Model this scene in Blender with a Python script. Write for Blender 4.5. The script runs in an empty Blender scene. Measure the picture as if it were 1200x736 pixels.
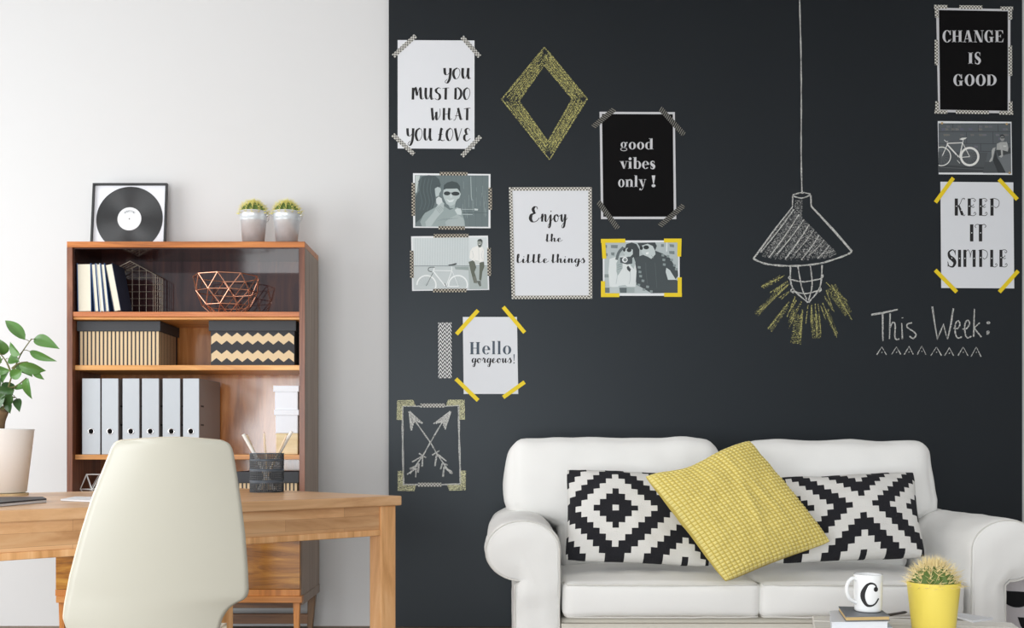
import bpy, bmesh, math, random
from mathutils import Vector, Matrix, noise
random.seed(7)
C = bpy.context.scene.collection
scene = bpy.context.scene
PI = math.pi
# Everything is laid out in working units with the eye at height EYE; at the end the whole place
# is scaled by SCALE and shifted so that the floor lies at z = 0.
SCALE, FLOOR, EYE, F = 1.2, 0.19, 0.87, 1300.0

def srgb(c):
    return tuple(((v/255)/12.92 if v/255 <= .04045 else ((v/255+.055)/1.055)**2.4) for v in c) + (1.0,)

# ------------------------------------------------------------------ camera
cam = bpy.data.cameras.new('camera')
cam.sensor_width = 36
cam.lens = 36*F/1200
cam.shift_x = 10/1200
cam.shift_y = 160/1200
cam.clip_start = .05
cam_o = bpy.data.objects.new('camera', cam)
cam_o.location = (0, 0, (EYE-FLOOR)*SCALE)
cam_o.rotation_euler = (PI/2, 0, 0)
C.objects.link(cam_o)
scene.camera = cam_o
# ------------------------------------------------------------------ world and lights
w = bpy.data.worlds.new('daylight')
scene.world = w
w.use_nodes = True
w.node_tree.nodes['Background'].inputs[0].default_value = (.90, .955, 1.0, 1)
w.node_tree.nodes['Background'].inputs[1].default_value = 0.95

def area(name, loc, target, sx, sy, power, col=(1, 1, 1)):
    l = bpy.data.lights.new(name, 'AREA')
    l.shape = 'RECTANGLE'; l.size = sx; l.size_y = sy; l.energy = power; l.color = col
    o = bpy.data.objects.new(name, l)
    o.location = loc
    o.rotation_euler = (Vector(target)-Vector(loc)).to_track_quat('-Z', 'Y').to_euler()
    C.objects.link(o)
    return o
area('window_light', (-3.75, 3.0, 1.45), (0, 4.0, 1.1), 2.6, 2.0, 64, (.97, .99, 1))
area('front_fill_light', (-1.3, -1.5, 0.78), (0.5, 5.0, .5), 2.8, 1.5, 135, (.96, .985, 1))  # added fill behind the eye, brightens sofa and chalkboard; no window stands there
scene.view_settings.view_transform = 'Standard'
scene.view_settings.look = 'None'
scene.view_settings.exposure = 0.14
scene.view_settings.gamma = 1.0
scene.view_settings.use_curve_mapping = False

# ------------------------------------------------------------------ materials
M = {}
def mat(name, col, rough=.6, metal=0, spec=.5, bump=0, bscale=200, coat=0, var=0, vscale=6, sheen=0, rv=0):
    m = bpy.data.materials.new(name); m.use_nodes = True
    nt = m.node_tree; b = nt.nodes['Principled BSDF']
    c = srgb(col)
    b.inputs['Base Color'].default_value = c
    b.inputs['Roughness'].default_value = rough
    b.inputs['Metallic'].default_value = metal
    b.inputs['Specular IOR Level'].default_value = spec
    b.inputs['Coat Weight'].default_value = coat
    b.inputs['Coat Roughness'].default_value = .05
    b.inputs['Sheen Weight'].default_value = sheen
    tc = nt.nodes.new('ShaderNodeTexCoord')
    if bump:
        n = nt.nodes.new('ShaderNodeTexNoise'); n.inputs['Scale'].default_value = bscale; n.inputs['Detail'].default_value = 3
        bp = nt.nodes.new('ShaderNodeBump'); bp.inputs['Strength'].default_value = bump; bp.inputs['Distance'].default_value = .004
        nt.links.new(tc.outputs['Object'], n.inputs['Vector'])
        nt.links.new(n.outputs['Fac'], bp.inputs['Height']); nt.links.new(bp.outputs['Normal'], b.inputs['Normal'])
    if var:
        n = nt.nodes.new('ShaderNodeTexNoise'); n.inputs['Scale'].default_value = vscale; n.inputs['Detail'].default_value = 5
        mx = nt.nodes.new('ShaderNodeMix'); mx.data_type = 'RGBA'
        mx.inputs['A'].default_value = tuple(v*(1-var) for v in c[:3])+(1,)
        mx.inputs['B'].default_value = tuple(min(1, v*(1+var)) for v in c[:3])+(1,)
        nt.links.new(tc.outputs['Object'], n.inputs['Vector'])
        nt.links.new(n.outputs['Fac'], mx.inputs['Factor']); nt.links.new(mx.outputs['Result'], b.inputs['Base Color'])
    M[name] = m
    return m

def wood(name, dark, mid, light, axis=0, rough=.45, scale=1.0, stretch=14, coat=0, rings=1.2, staves=None, spec=.5):
    m = bpy.data.materials.new(name); m.use_nodes = True
    nt = m.node_tree; b = nt.nodes['Principled BSDF']; L = nt.links.new
    tc = nt.nodes.new('ShaderNodeTexCoord'); mp = nt.nodes.new('ShaderNodeMapping')
    s = [stretch*scale]*3; s[axis] = 1.1*scale
    mp.inputs['Scale'].default_value = s
    L(tc.outputs['Object'], mp.inputs['Vector'])
    n = nt.nodes.new('ShaderNodeTexNoise'); n.inputs['Scale'].default_value = rings; n.inputs['Detail'].default_value = 6
    n.inputs['Distortion'].default_value = 1.6; n.inputs['Roughness'].default_value = .62
    L(mp.outputs['Vector'], n.inputs['Vector'])
    r = nt.nodes.new('ShaderNodeValToRGB'); e = r.color_ramp.elements
    e[0].position = .32; e[0].color = srgb(dark); e[1].position = .7; e[1].color = srgb(light)
    x = r.color_ramp.elements.new(.5); x.color = srgb(mid)
    L(n.outputs['Fac'], r.inputs['Fac'])
    out = r.outputs['Color']
    if staves:
        # glued blocks of slightly different tone: (length, height, axis of height)
        ln, ht, ax = staves
        sp = nt.nodes.new('ShaderNodeSeparateXYZ'); L(tc.outputs['Object'], sp.inputs[0])
        cb = nt.nodes.new('ShaderNodeCombineXYZ'); L(sp.outputs[axis], cb.inputs[0]); L(sp.outputs[ax], cb.inputs[1])
        bk = nt.nodes.new('ShaderNodeTexBrick'); L(cb.outputs[0], bk.inputs['Vector'])
        bk.inputs['Scale'].default_value = 1; bk.inputs['Brick Width'].default_value = ln; bk.inputs['Row Height'].default_value = ht
        bk.inputs['Mortar Size'].default_value = .0006
        bk.inputs['Color1'].default_value = (.72, .70, .68, 1); bk.inputs['Color2'].default_value = (1, 1, 1, 1); bk.inputs['Mortar'].default_value = (.6, .55, .5, 1)
        mx = nt.nodes.new('ShaderNodeMix'); mx.data_type = 'RGBA'; mx.blend_type = 'MULTIPLY'; mx.inputs['Factor'].default_value = 1
        L(out, mx.inputs['A']); L(bk.outputs['Color'], mx.inputs['B']); out = mx.outputs['Result']
    L(out, b.inputs['Base Color'])
    bp = nt.nodes.new('ShaderNodeBump'); bp.inputs['Strength'].default_value = .05; bp.inputs['Distance'].default_value = .002
    if rough > .2:
        L(n.outputs['Fac'], bp.inputs['Height']); L(bp.outputs['Normal'], b.inputs['Normal'])
    b.inputs['Roughness'].default_value = rough; b.inputs['Coat Weight'].default_value = coat; b.inputs['Coat Roughness'].default_value = .06
    b.inputs['Specular IOR Level'].default_value = spec
    M[name] = m
    return m

def alpha_noise(name, col, scale, lo, hi, stretch=(1, 1, 1)):
    """dusty chalk: gaps where the stick skipped over the board's grain"""
    m = bpy.data.materials.new(name); m.use_nodes = True
    nt = m.node_tree; b = nt.nodes['Principled BSDF']; L = nt.links.new
    b.inputs['Base Color'].default_value = srgb(col); b.inputs['Roughness'].default_value = .95
    b.inputs['Specular IOR Level'].default_value = .1
    tc = nt.nodes.new('ShaderNodeTexCoord'); mp = nt.nodes.new('ShaderNodeMapping'); mp.inputs['Scale'].default_value = stretch
    n = nt.nodes.new('ShaderNodeTexNoise'); n.inputs['Scale'].default_value = scale; n.inputs['Detail'].default_value = 2
    r = nt.nodes.new('ShaderNodeMapRange'); r.inputs['From Min'].default_value = lo; r.inputs['From Max'].default_value = hi
    L(tc.outputs['Object'], mp.inputs[0]); L(mp.outputs[0], n.inputs['Vector']); L(n.outputs['Fac'], r.inputs['Value']); L(r.outputs[0], b.inputs['Alpha'])
    M[name] = m
    return m

def weave(name, c1, c2, kind, k, k2=None):
    """washi tape prints; works on UV in metres"""
    m = bpy.data.materials.new(name); m.use_nodes = True
    nt = m.node_tree; b = nt.nodes['Principled BSDF']; L = nt.links.new
    b.inputs['Roughness'].default_value = .75
    tc = nt.nodes.new('ShaderNodeTexCoord')
    def mth(op, a, bb=None):
        q = nt.nodes.new('ShaderNodeMath'); q.operation = op
        for i, v in enumerate((a, bb)):
            if v is None: continue
            if isinstance(v, (int, float)): q.inputs[i].default_value = v
            else: L(v, q.inputs[i])
        return q.outputs[0]
    sp = nt.nodes.new('ShaderNodeSeparateXYZ'); L(tc.outputs['UV'], sp.inputs[0])
    u, v = sp.outputs[0], sp.outputs[1]
    if kind == 'check':
        f = mth('MODULO', mth('ADD', mth('FLOOR', mth('MULTIPLY', mth('ADD', u, 10), k)), mth('FLOOR', mth('MULTIPLY', mth('ADD', v, 10), k))), 2)
    elif kind == 'chevron':
        tri = mth('PINGPONG', mth('MULTIPLY', v, k2), 1)
        f = mth('GREATER_THAN', mth('MODULO', mth('ADD', mth('MULTIPLY', mth('ADD', u, 10), k), tri), 1), .5)
    elif kind == 'stripe':
        f = mth('GREATER_THAN', mth('MODULO', mth('MULTIPLY', mth('ADD', mth('ADD', u, 10), mth('MULTIPLY', v, .35)), k), 1), .62)
    mx = nt.nodes.new('ShaderNodeMix'); mx.data_type = 'RGBA'
    mx.inputs['A'].default_value = srgb(c1); mx.inputs['B'].default_value = srgb(c2)
    L(f, mx.inputs['Factor']); L(mx.outputs['Result'], b.inputs['Base Color'])
    M[name] = m
    return m

mat('white_wall', (216, 216, 216), .9, bump=.03, bscale=60)
mat('black_wall', (16, 19, 23), .43, bump=.05, bscale=300, var=.12, vscale=2.5, spec=.42)
M['black_wall'].node_tree.nodes['Principled BSDF'].inputs['Specular Tint'].default_value = (.84, .93, 1, 1)
mat('ceiling_paint', (240, 240, 240), .9)
wood('floor_wood', (92, 74, 58), (122, 102, 82), (146, 124, 102), 0, .5, 1, 10)
mat('paper', (226, 228, 232), .85); mat('photo_paper', (232, 234, 236), .6)
mat('ink', (28, 26, 28), .7); mat('ink_black', (10, 9, 10), .8, spec=.15); mat('ink_slate', (78, 90, 102), .75)
mat('ink_white', (205, 205, 208), .8)
mat('yellow_tape', (238, 208, 20), .6)
weave('washi_grey', (205, 204, 198), (100, 98, 94), 'check', 165)
weave('washi_dark', (186, 178, 162), (28, 27, 26), 'check', 165)
weave('washi_edge', (222, 220, 212), (96, 92, 84), 'check', 165)
weave('washi_line', (30, 30, 30), (130, 128, 120), 'stripe', 120)
weave('washi_chevron', (225, 225, 225), (52, 54, 58), 'chevron', 68, 118)
alpha_noise('chalk_white', (208, 208, 204), 260, .30, .56)
alpha_noise('chalk_soft', (176, 176, 174), 230, .48, .70)
alpha_noise('chalk_yellow', (196, 191, 124), 230, .42, .64)
alpha_noise('chalk_yellow_soft', (190, 186, 120), 220, .50, .70)
alpha_noise('chalk_cream', (214, 212, 172), 240, .36, .58)

wood('walnut_face', (92, 50, 32), (124, 74, 50), (156, 104, 76), 2, .35, 1, 16)
wood('walnut_top', (150, 84, 34), (196, 118, 54), (224, 152, 84), 0, .35, 1, 16)
wood('walnut_side', (140, 122, 108), (158, 139, 124), (172, 153, 138), 2, .5, 1, 16)
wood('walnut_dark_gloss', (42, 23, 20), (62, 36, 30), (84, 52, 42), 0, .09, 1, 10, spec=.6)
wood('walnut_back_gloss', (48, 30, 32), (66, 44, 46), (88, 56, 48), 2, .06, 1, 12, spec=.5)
wood('golden_gloss', (138, 82, 38), (172, 110, 58), (196, 136, 82), 2, .12, 1, 8, spec=.7)
wood('shelf_edge', (188, 124, 62), (222, 158, 88), (240, 190, 120), 0, .35, 1, 14)
wood('shelf_edge_orange', (160, 88, 46), (198, 118, 66), (222, 150, 98), 0, .35, 1, 14)
wood('door_veneer', (92, 52, 14), (168, 108, 34), (206, 152, 64), 0, .3, 1, 9, rings=1.6)
wood('rail_wood', (160, 98, 40), (196, 128, 62), (214, 150, 84), 0, .4, 1, 14)
wood('leg_wood', (164, 98, 38), (200, 128, 58), (216, 150, 80), 2, .4, 1, 14)
wood('dark_leg_wood', (88, 60, 34), (112, 80, 48), (136, 100, 62), 2, .4, 1, 14)
wood('stretcher_wood', (80, 48, 26), (122, 82, 50), (156, 112, 74), 0, .4, 1, 8)
wood('desk_wood', (190, 142, 98), (214, 168, 122), (230, 188, 146), 0, .33, 1, 12, spec=.5)
wood('desk_apron_wood', (204, 152, 102), (228, 178, 128), (240, 198, 152), 0, .45, 1, 12, staves=(.42, .034, 2))
wood('desk_leg_wood', (204, 148, 92), (228, 172, 116), (240, 192, 140), 2, .42, 1, 14)
mat('book_pages', (232, 226, 208), .85, bump=.2, bscale=500)
mat('blue_cover', (62, 92, 138), .6); mat('navy_cover', (44, 54, 78), .6); mat('pale_cover', (196, 208, 222), .6)
mat('wire_grey', (196, 184, 168), .4, .6); mat('wire_white', (222, 222, 220), .5); mat('copper', (236, 172, 142), .3, .8)
mat('box_lid', (62, 64, 68), .7, bump=.1); mat('kraft', (222, 196, 158), .85); mat('kraft_dark', (56, 56, 60), .8)
mat('black_plastic', (22, 22, 24), .5); mat('binder_grey', (196, 202, 208), .5, bump=.35, bscale=18); mat('binder_edge', (150, 144, 142), .6)
mat('chrome', (220, 220, 222), .15, 1); mat('white_card', (236, 238, 244), .8)
wood('pine', (214, 188, 142), (228, 206, 164), (238, 220, 184), 0, .6, 1, 14)
mat('galvanised', (222, 227, 231), .3, .35, var=.2, vscale=30, bump=.15, bscale=20)
mat('cactus', (92, 116, 52), .6, var=.3, vscale=40); mat('spine', (240, 230, 140), .6); mat('spine_tan', (240, 220, 164), .6)
mat('gravel', (150, 152, 160), .9, bump=1, bscale=120, var=.4, vscale=200)
mat('frame_black', (46, 48, 50), .5); mat('vinyl', (40, 41, 43), .38, var=.25, vscale=10); mat('label_white', (228, 230, 232), .8)
mat('chair_white', (198, 195, 181), .38, spec=.5); mat('chair_edge', (236, 226, 204), .5)
mat('pot_white', (246, 245, 243), .35, coat=.15); mat('leaf', (84, 128, 60), .4, var=.3, vscale=14); mat('leaf_dark', (58, 92, 48), .4, var=.25, vscale=14)
mat('bark', (122, 98, 70), .9, bump=.8, bscale=60, var=.3, vscale=30); mat('stem_green', (112, 112, 66), .7)
mat('soil', (70, 52, 40), .95, bump=1, bscale=80)
mat('black_cover', (38, 38, 46), .5); mat('grey_cover', (112, 116, 122), .5)
mat('mesh_black', (30, 33, 38), .45, spec=.6); mat('mesh_band', (70, 78, 88), .4)
mat('pencil_wood', (228, 204, 172), .6); mat('pencil_white', (232, 228, 222), .5)
mat('sofa_cloth', (242, 241, 238), .95, bump=.55, bscale=11, sheen=.15); mat('sofa_piping', (222, 220, 214), .95)
mat('sofa_base', (222, 217, 205), .95, bump=.12, bscale=120)
mat('pillow_black', (26, 26, 32), .95, bump=.5, bscale=260); mat('pillow_white', (224, 222, 218), .95, bump=.5, bscale=260)
mat('pillow_yellow', (234, 218, 136), .9, var=.12, vscale=12, sheen=.2); mat('pillow_groove', (206, 184, 92), .95)
mat('mug_white', (242, 243, 243), .12, coat=.5); mat('pot_yellow', (240, 218, 98), .4)
wood('white_wood', (212, 209, 200), (230, 227, 220), (240, 238, 233), 0, .6, 1, 16)
mat('steel_dark', (90, 84, 78), .4, .6); mat('page_gold', (206, 176, 122), .7); mat('magazine', (226, 228, 232), .45)
mat('pouf_cloth', (206, 200, 202), .95, bump=.3, bscale=200); mat('pouf_black', (20, 20, 22), .95)
mat('window_frame', (238, 238, 238), .4); mat('cork', (186, 158, 110), .8)
# ------------------------------------------------------------------ helpers
def W(x, y, D):
    """a point at distance D in front of the eye, where a sight line meets it (working units)"""
    return Vector(((x-590)/F*D, D, EYE-(y-528)/F*D))

class G:
    """collects geometry for ONE mesh object"""
    def __init__(s): s.v = []; s.f = []; s.m = []; s.uv = []
    def face(s, idx, m=0, uv=None):
        s.f.append(tuple(idx)); s.m.append(m); s.uv.append(uv)
    def add(s, vs, fs, m=0):
        o = len(s.v); s.v += [Vector(p) for p in vs]
        for f in fs: s.face([o+i for i in f], m)
    def box(s, x0, x1, y0, y1, z0, z1, m=0, T=None):
        p = [Vector(q) for q in ((x0,y0,z0),(x1,y0,z0),(x1,y1,z0),(x0,y1,z0),(x0,y0,z1),(x1,y0,z1),(x1,y1,z1),(x0,y1,z1))]
        if T: p = [T @ q for q in p]
        s.add(p, [(0,3,2,1),(4,5,6,7),(0,1,5,4),(1,2,6,5),(2,3,7,6),(3,0,4,7)], m)
        return s
    def tube(s, pts, r, n=8, m=0, closed=False):
        pts = [Vector(p) for p in pts]; k = len(pts); o = len(s.v)
        rr = r if isinstance(r, (list, tuple)) else [r]*k
        prev = None
        for i, p in enumerate(pts):
            a = pts[(i-1) % k] if (closed or i > 0) else p; b = pts[(i+1) % k] if (closed or i < k-1) else p
            t = (b-a).normalized() if (b-a).length > 1e-9 else Vector((0,0,1))
            if prev is None:
                u = t.orthogonal().normalized()
            else:
                u = (prev - t*prev.dot(t)); u = u.normalized() if u.length > 1e-6 else t.orthogonal().normalized()
            prev = u; v = t.cross(u)
            for j in range(n):
                an = 2*PI*j/n; s.v.append(p + (u*math.cos(an)+v*math.sin(an))*rr[i])
        for i in range(k if closed else k-1):
            for j in range(n):
                a = o+i*n+j; b = o+i*n+(j+1) % n; c = o+((i+1) % k)*n+(j+1) % n; d = o+((i+1) % k)*n+j
                s.face((a, b, c, d), m)
        if not closed:
            s.face([o+j for j in range(n)][::-1], m); s.face([o+(k-1)*n+j for j in range(n)], m)
        return s
    def lathe(s, prof, c=(0, 0, 0), n=40, m=0, ms=None):
        o = len(s.v); c = Vector(c)
        for r, z in prof:
            for j in range(n):
                a = 2*PI*j/n; s.v.append(c+Vector((r*math.cos(a), r*math.sin(a), z)))
        for i in range(len(prof)-1):
            for j in range(n):
                s.face((o+i*n+j, o+i*n+(j+1) % n, o+(i+1)*n+(j+1) % n, o+(i+1)*n+j), ms[i] if ms else m)
        return s
    def grid(s, fn, nu, nv, m=0, flip=False, mfn=None):
        o = len(s.v)
        for j in range(nv+1):
            for i in range(nu+1): s.v.append(Vector(fn(i/nu, j/nv)))
        for j in range(nv):
            for i in range(nu):
                a = o+j*(nu+1)+i; q = (a, a+1, a+nu+2, a+nu+1)
                s.face(q[::-1] if flip else q, mfn(i, j) if mfn else m)
        return s
    def poly(s, pts, m=0, uv=None):
        o = len(s.v); s.v += [Vector(p) for p in pts]
        s.face(range(o, o+len(pts)), m, uv); return s

def make(name, g, mats, parent=None, origin=None, smooth=False, bevel=0, kind=None, label=None, merge=False, segs=2, loc=None, rot=0):
    """links the collected geometry as one object; origin: vertices are given in world units around it"""
    me = bpy.data.meshes.new(name)
    og = Vector(origin) if origin is not None else Vector((0, 0, 0))
    me.from_pydata([v-og for v in g.v], [], g.f)
    ml = mats if isinstance(mats, (list, tuple)) else [mats]
    for m_ in ml: me.materials.append(M[m_])
    me.polygons.foreach_set('material_index', g.m)
    if any(u for u in g.uv):
        ul = me.uv_layers.new(name='UVMap')
        for p, u in zip(me.polygons, g.uv):
            if u:
                for k, li in enumerate(p.loop_indices): ul.data[li].uv = u[k]
    if bevel or merge:
        bm = bmesh.new(); bm.from_mesh(me)
        if merge: bmesh.ops.remove_doubles(bm, verts=bm.verts, dist=1e-5)
        if bevel: bmesh.ops.bevel(bm, geom=list(bm.edges), offset=bevel, segments=segs, affect='EDGES', profile=.5, clamp_overlap=True)
        bm.to_mesh(me); bm.free()
    if smooth: me.polygons.foreach_set('use_smooth', [True]*len(me.polygons))
    me.update()
    o = bpy.data.objects.new(name, me); C.objects.link(o)
    if parent: o.parent = parent
    elif loc is not None: o.location = loc
    elif origin is not None: o.location = og
    if rot: o.rotation_euler.z = rot
    if kind: o['kind'] = kind
    if label: o['label'] = label
    return o

def tag(o, label, cat, group=None):
    o['label'] = label; o['category'] = cat
    if group: o['group'] = group
    return o
def thing(name, loc, label, cat, group=None, rot=0):
    o = bpy.data.objects.new(name, None); C.objects.link(o); o.location = loc; o.rotation_euler.z = rot
    o.empty_display_size = .05
    return tag(o, label, cat, group)
def struct(name, g, mats, **k):
    o = make(name, g, mats, **k); o['kind'] = 'structure'; return o
def dup(root, loc, label, group=None):
    r = root.copy(); C.objects.link(r); r.location = loc; r['label'] = label
    if group: r['group'] = group
    for ch in list(root.children):
        c = ch.copy(); C.objects.link(c); c.parent = r
        for gch in ch.children:
            d = gch.copy(); C.objects.link(d); d.parent = c
    return r
def nz(p, s=1.0, seed=0.0):
    return noise.noise(Vector(p)*s+Vector((seed, seed*1.7, -seed)))

def rbox(w_, d, h, r, n=16, crown=0, wob=0, ws=6, seed=0, T=None, belly=0):
    """soft cushion block, centred; returns G"""
    bm = bmesh.new(); bmesh.ops.create_cube(bm, size=2.0)
    bmesh.ops.subdivide_edges(bm, edges=list(bm.edges), cuts=n, use_grid_fill=True)
    hx = Vector((w_/2, d/2, h/2))
    for v in bm.verts:
        u = v.co.copy(); p = Vector((u.x*hx.x, u.y*hx.y, u.z*hx.z))
        # denser rows near the edges
        p = Vector([math.copysign(abs(u[i])**.75, u[i])*hx[i] for i in range(3)])
        q = Vector([max(-(hx[i]-r), min(hx[i]-r, p[i])) for i in range(3)])
        dlt = p-q
        if dlt.length > 1e-9:
            mx = max(abs(c) for c in dlt); k = (1+.0)*r if mx <= 0 else min(r, mx)
            p = q + dlt.normalized()*k
        fx = 1-u.x*u.x; fy = 1-u.y*u.y; fz = 1-u.z*u.z
        p.z += crown*fx*fy*u.z; p.y += belly*fx*fz*u.y; p.x += belly*.5*fy*fz*u.x
        if wob:
            nn = nz(p, ws, seed); n2 = nz(p, ws*2.7, seed+5)
            p += Vector((u.x, u.y, u.z)).normalized()*wob*(nn+.45*n2)
        v.co = T @ p if T else p
    g = G(); g.v = [v.co.copy() for v in bm.verts]; bm.verts.index_update()
    for f in bm.faces: g.face([v.index for v in f.verts])
    bm.free(); return g

def catmull(pts, k=6, closed=False):
    n = len(pts); out = []
    if n < 3: return [Vector(p) for p in pts]
    P = [Vector(p) for p in pts]
    rng = range(n if closed else n-1)
    for i in rng:
        if closed: a, b, c, d = P[(i-1) % n], P[i], P[(i+1) % n], P[(i+2) % n]
        else: a, b, c, d = P[max(i-1, 0)], P[i], P[i+1], P[min(i+2, n-1)]
        for j in range(k):
            t = j/k; out.append(.5*((2*b)+(-a+c)*t+(2*a-5*b+4*c-d)*t*t+(-a+3*b-3*c+d)*t*t*t))
    if not closed: out.append(P[-1])
    return out

# ------------------------------------------------------------------ lettering (2-D outlines, filled as flat print)
def ribbon(pts, wf):
    """list of quads along a path; wf(i, n, direction) gives the pen width"""
    n = len(pts); L_, R_ = [], []
    for i, p in enumerate(pts):
        a = pts[max(i-1, 0)]; b = pts[min(i+1, n-1)]; t = (b-a)
        t = t.normalized() if t.length > 1e-9 else Vector((1, 0))
        nn = Vector((-t.y, t.x)); w_ = wf(i, n, t)/2
        L_.append(p+nn*w_); R_.append(p-nn*w_)
    return [[L_[i], R_[i], R_[i+1], L_[i+1]] for i in range(n-1)]
def brush(pts, thin=.03, thick=.13, smooth=True, taper=True):
    P = catmull([Vector(p) for p in pts], 7) if smooth else [Vector(p) for p in pts]
    def wf(i, n, t):
        w_ = thin+(thick-thin)*max(0, -t.y)**1.3
        return w_
    return ribbon(P, wf)
def mono(pts, w_, smooth=True):
    P = catmull([Vector(p) for p in pts], 6) if smooth else [Vector(p) for p in pts]
    return ribbon(P, lambda i, n, t: w_)
def ring(cx, cy, rx, ry, wx, wy, a0=0, a1=360, n=28):
    q = []
    for i in range(n):
        A = math.radians(a0+(a1-a0)*i/n); B = math.radians(a0+(a1-a0)*(i+1)/n)
        q.append([Vector((cx+rx*math.cos(A), cy+ry*math.sin(A))), Vector((cx+(rx-wx)*math.cos(A), cy+(ry-wy)*math.sin(A))),
                  Vector((cx+(rx-wx)*math.cos(B), cy+(ry-wy)*math.sin(B))), Vector((cx+rx*math.cos(B), cy+ry*math.sin(B)))])
    return q
def rct(x0, y0, x1, y1): return [[Vector((x0, y0)), Vector((x1, y0)), Vector((x1, y1)), Vector((x0, y1))]]
def pl(*p): return [[Vector(q) for q in p]]
def disc(cx, cy, r, n=12, ry=None): return [[Vector((cx+r*math.cos(2*PI*i/n), cy+(ry or r)*math.sin(2*PI*i/n))) for i in range(n)]]
def stem(x, y0, y1, w_=.25, sl=.07, sr=.07, st=.045, top=True, bot=True, tl=True):
    q = rct(x, y0, x+w_, y1)
    if bot: q += rct(x-sl, y0, x+w_+sr, y0+st)
    if top: q += rct(x-(sl if tl else 0)-.0, y1-st, x+w_+(sr if tl is True else 0), y1)
    return q
def fat(ch):
    W_ = .25; t = .045
    if ch == 'C': return .86, ring(.44, .5, .43, .52, W_, t, 42, 322)+pl((.70, .62), (.78, .62), (.78, 1.0), (.74, 1.0), (.62, .88))+pl((.74, .16), (.80, .30), (.83, .30), (.76, .12))
    if ch == 'G': return .96, ring(.44, .5, .43, .52, W_, t, 42, 300)+pl((.70, .62), (.78, .62), (.78, 1.0), (.74, 1.0), (.62, .88))+rct(.56, 0.02, .80, .42)+rct(.46, .40, .90, .445)
    if ch == 'H': return 1.0, stem(.08, 0, 1)+stem(.64, 0, 1)+rct(.3, .48, .66, .53)
    if ch == 'A': return .95, pl((.36, 1), (.58, 1), (.86, 0), (.58, 0))+pl((.36, 1), (.44, .9), (.16, 0), (.11, 0))+rct(.22, .27, .66, .315)+rct(.0, 0, .30, .04)+rct(.5, 0, .95, .04)
    if ch == 'N': return .98, pl((.02, 1), (.36, 1), (.86, 0), (.60, 0), (.10, .96), (.02, .96))+rct(.14, 0, .185, .9)+rct(.03, 0, .32, .04)+rct(.80, .1, .845, 1)+rct(.68, .96, .97, 1)
    if ch == 'E': return .86, stem(.08, 0, 1, sr=0)+rct(.3, .955, .76, 1)+pl((.62, .955), (.76, 1), (.78, .68))+rct(.3, 0, .78, .045)+pl((.64, .045), (.78, 0), (.82, .34))+rct(.3, .48, .54, .53)+pl((.46, .5), (.56, .36), (.56, .66))
    if ch == 'I': return .44, stem(.09, 0, 1)
    if ch == 'D': return .96, stem(.08, 0, 1, sr=0)+ring(.33, .5, .56, .5, W_, t, -90, 90, 18)
    if ch == 'O': return .96, ring(.47, .5, .44, .52, W_, t)
    if ch == 'S': return .72, sring(.34, .5, .5, .22)
    if ch == 'o': return .68, ring(.34, .33, .31, .35, .19, .035)
    if ch == 'g': return .68, ring(.30, .42, .25, .26, .155, .035)+ring(.32, .0, .30, .17, .06, .05)+pl((.1, .22), (.2, .24), (.5, .14), (.52, .06), (.2, .14))+disc(.58, .62, .07)+pl((.45, .6), (.58, .67), (.58, .63), (.48, .54))
    if ch == 'd': return .76, ring(.30, .33, .28, .35, .19, .035, 60, 300)+rct(.44, 0, .66, 1.02)+rct(.34, .98, .6, 1.02)+rct(.6, 0, .74, .04)
    if ch == 'b': return .74, rct(.08, 0, .30, 1.02)+rct(.0, .98, .2, 1.02)+ring(.42, .33, .29, .35, .19, .035, -120, 120)
    if ch == 'v': return .70, pl((.06, .66), (.32, .66), (.48, 0), (.34, 0))+pl((.60, .66), (.64, .66), (.44, 0), (.40, 0))+rct(.0, .63, .37, .67)+rct(.5, .63, .72, .67)
    if ch == 'i': return .40, stem(.08, 0, .66, .22, .06, .06, .04, tl=False)+rct(.0, .62, .2, .66)+disc(.19, .87, .13)
    if ch == 'l': return .40, stem(.08, 0, 1.02, .22, .06, .06, .04, tl=False)+rct(.0, .98, .2, 1.02)
    if ch == 'e': return .64, ring(.33, .33, .31, .35, .19, .035, 0, 320)+rct(.16, .33, .62, .37)
    if ch == 'n': return .82, stem(.08, 0, .66, .22, .06, .05, .04, tl=False)+rct(.0, .62, .2, .66)+stem(.50, 0, .46, .22, .05, .06, .04, top=False)+ring(.46, .44, .26, .24, .22, .05, 0, 150, 14)
    if ch == 's': return .54, sring(.26, .33, .33, .17)
    if ch == 'y': return .72, pl((.06, .66), (.32, .66), (.50, 0), (.36, 0))+mono([(.63, .66), (.50, .15), (.40, -.12), (.26, -.26), (.14, -.22)], .045)+disc(.15, -.19, .09)+rct(.0, .63, .38, .67)+rct(.52, .63, .74, .67)
    if ch == '!': return .34, pl((.04, 1.0), (.28, 1.0), (.19, .3), (.13, .3))+disc(.16, .12, .13)
    if ch == '.': return .3, disc(.14, .1, .1)
    return .34, []
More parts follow.
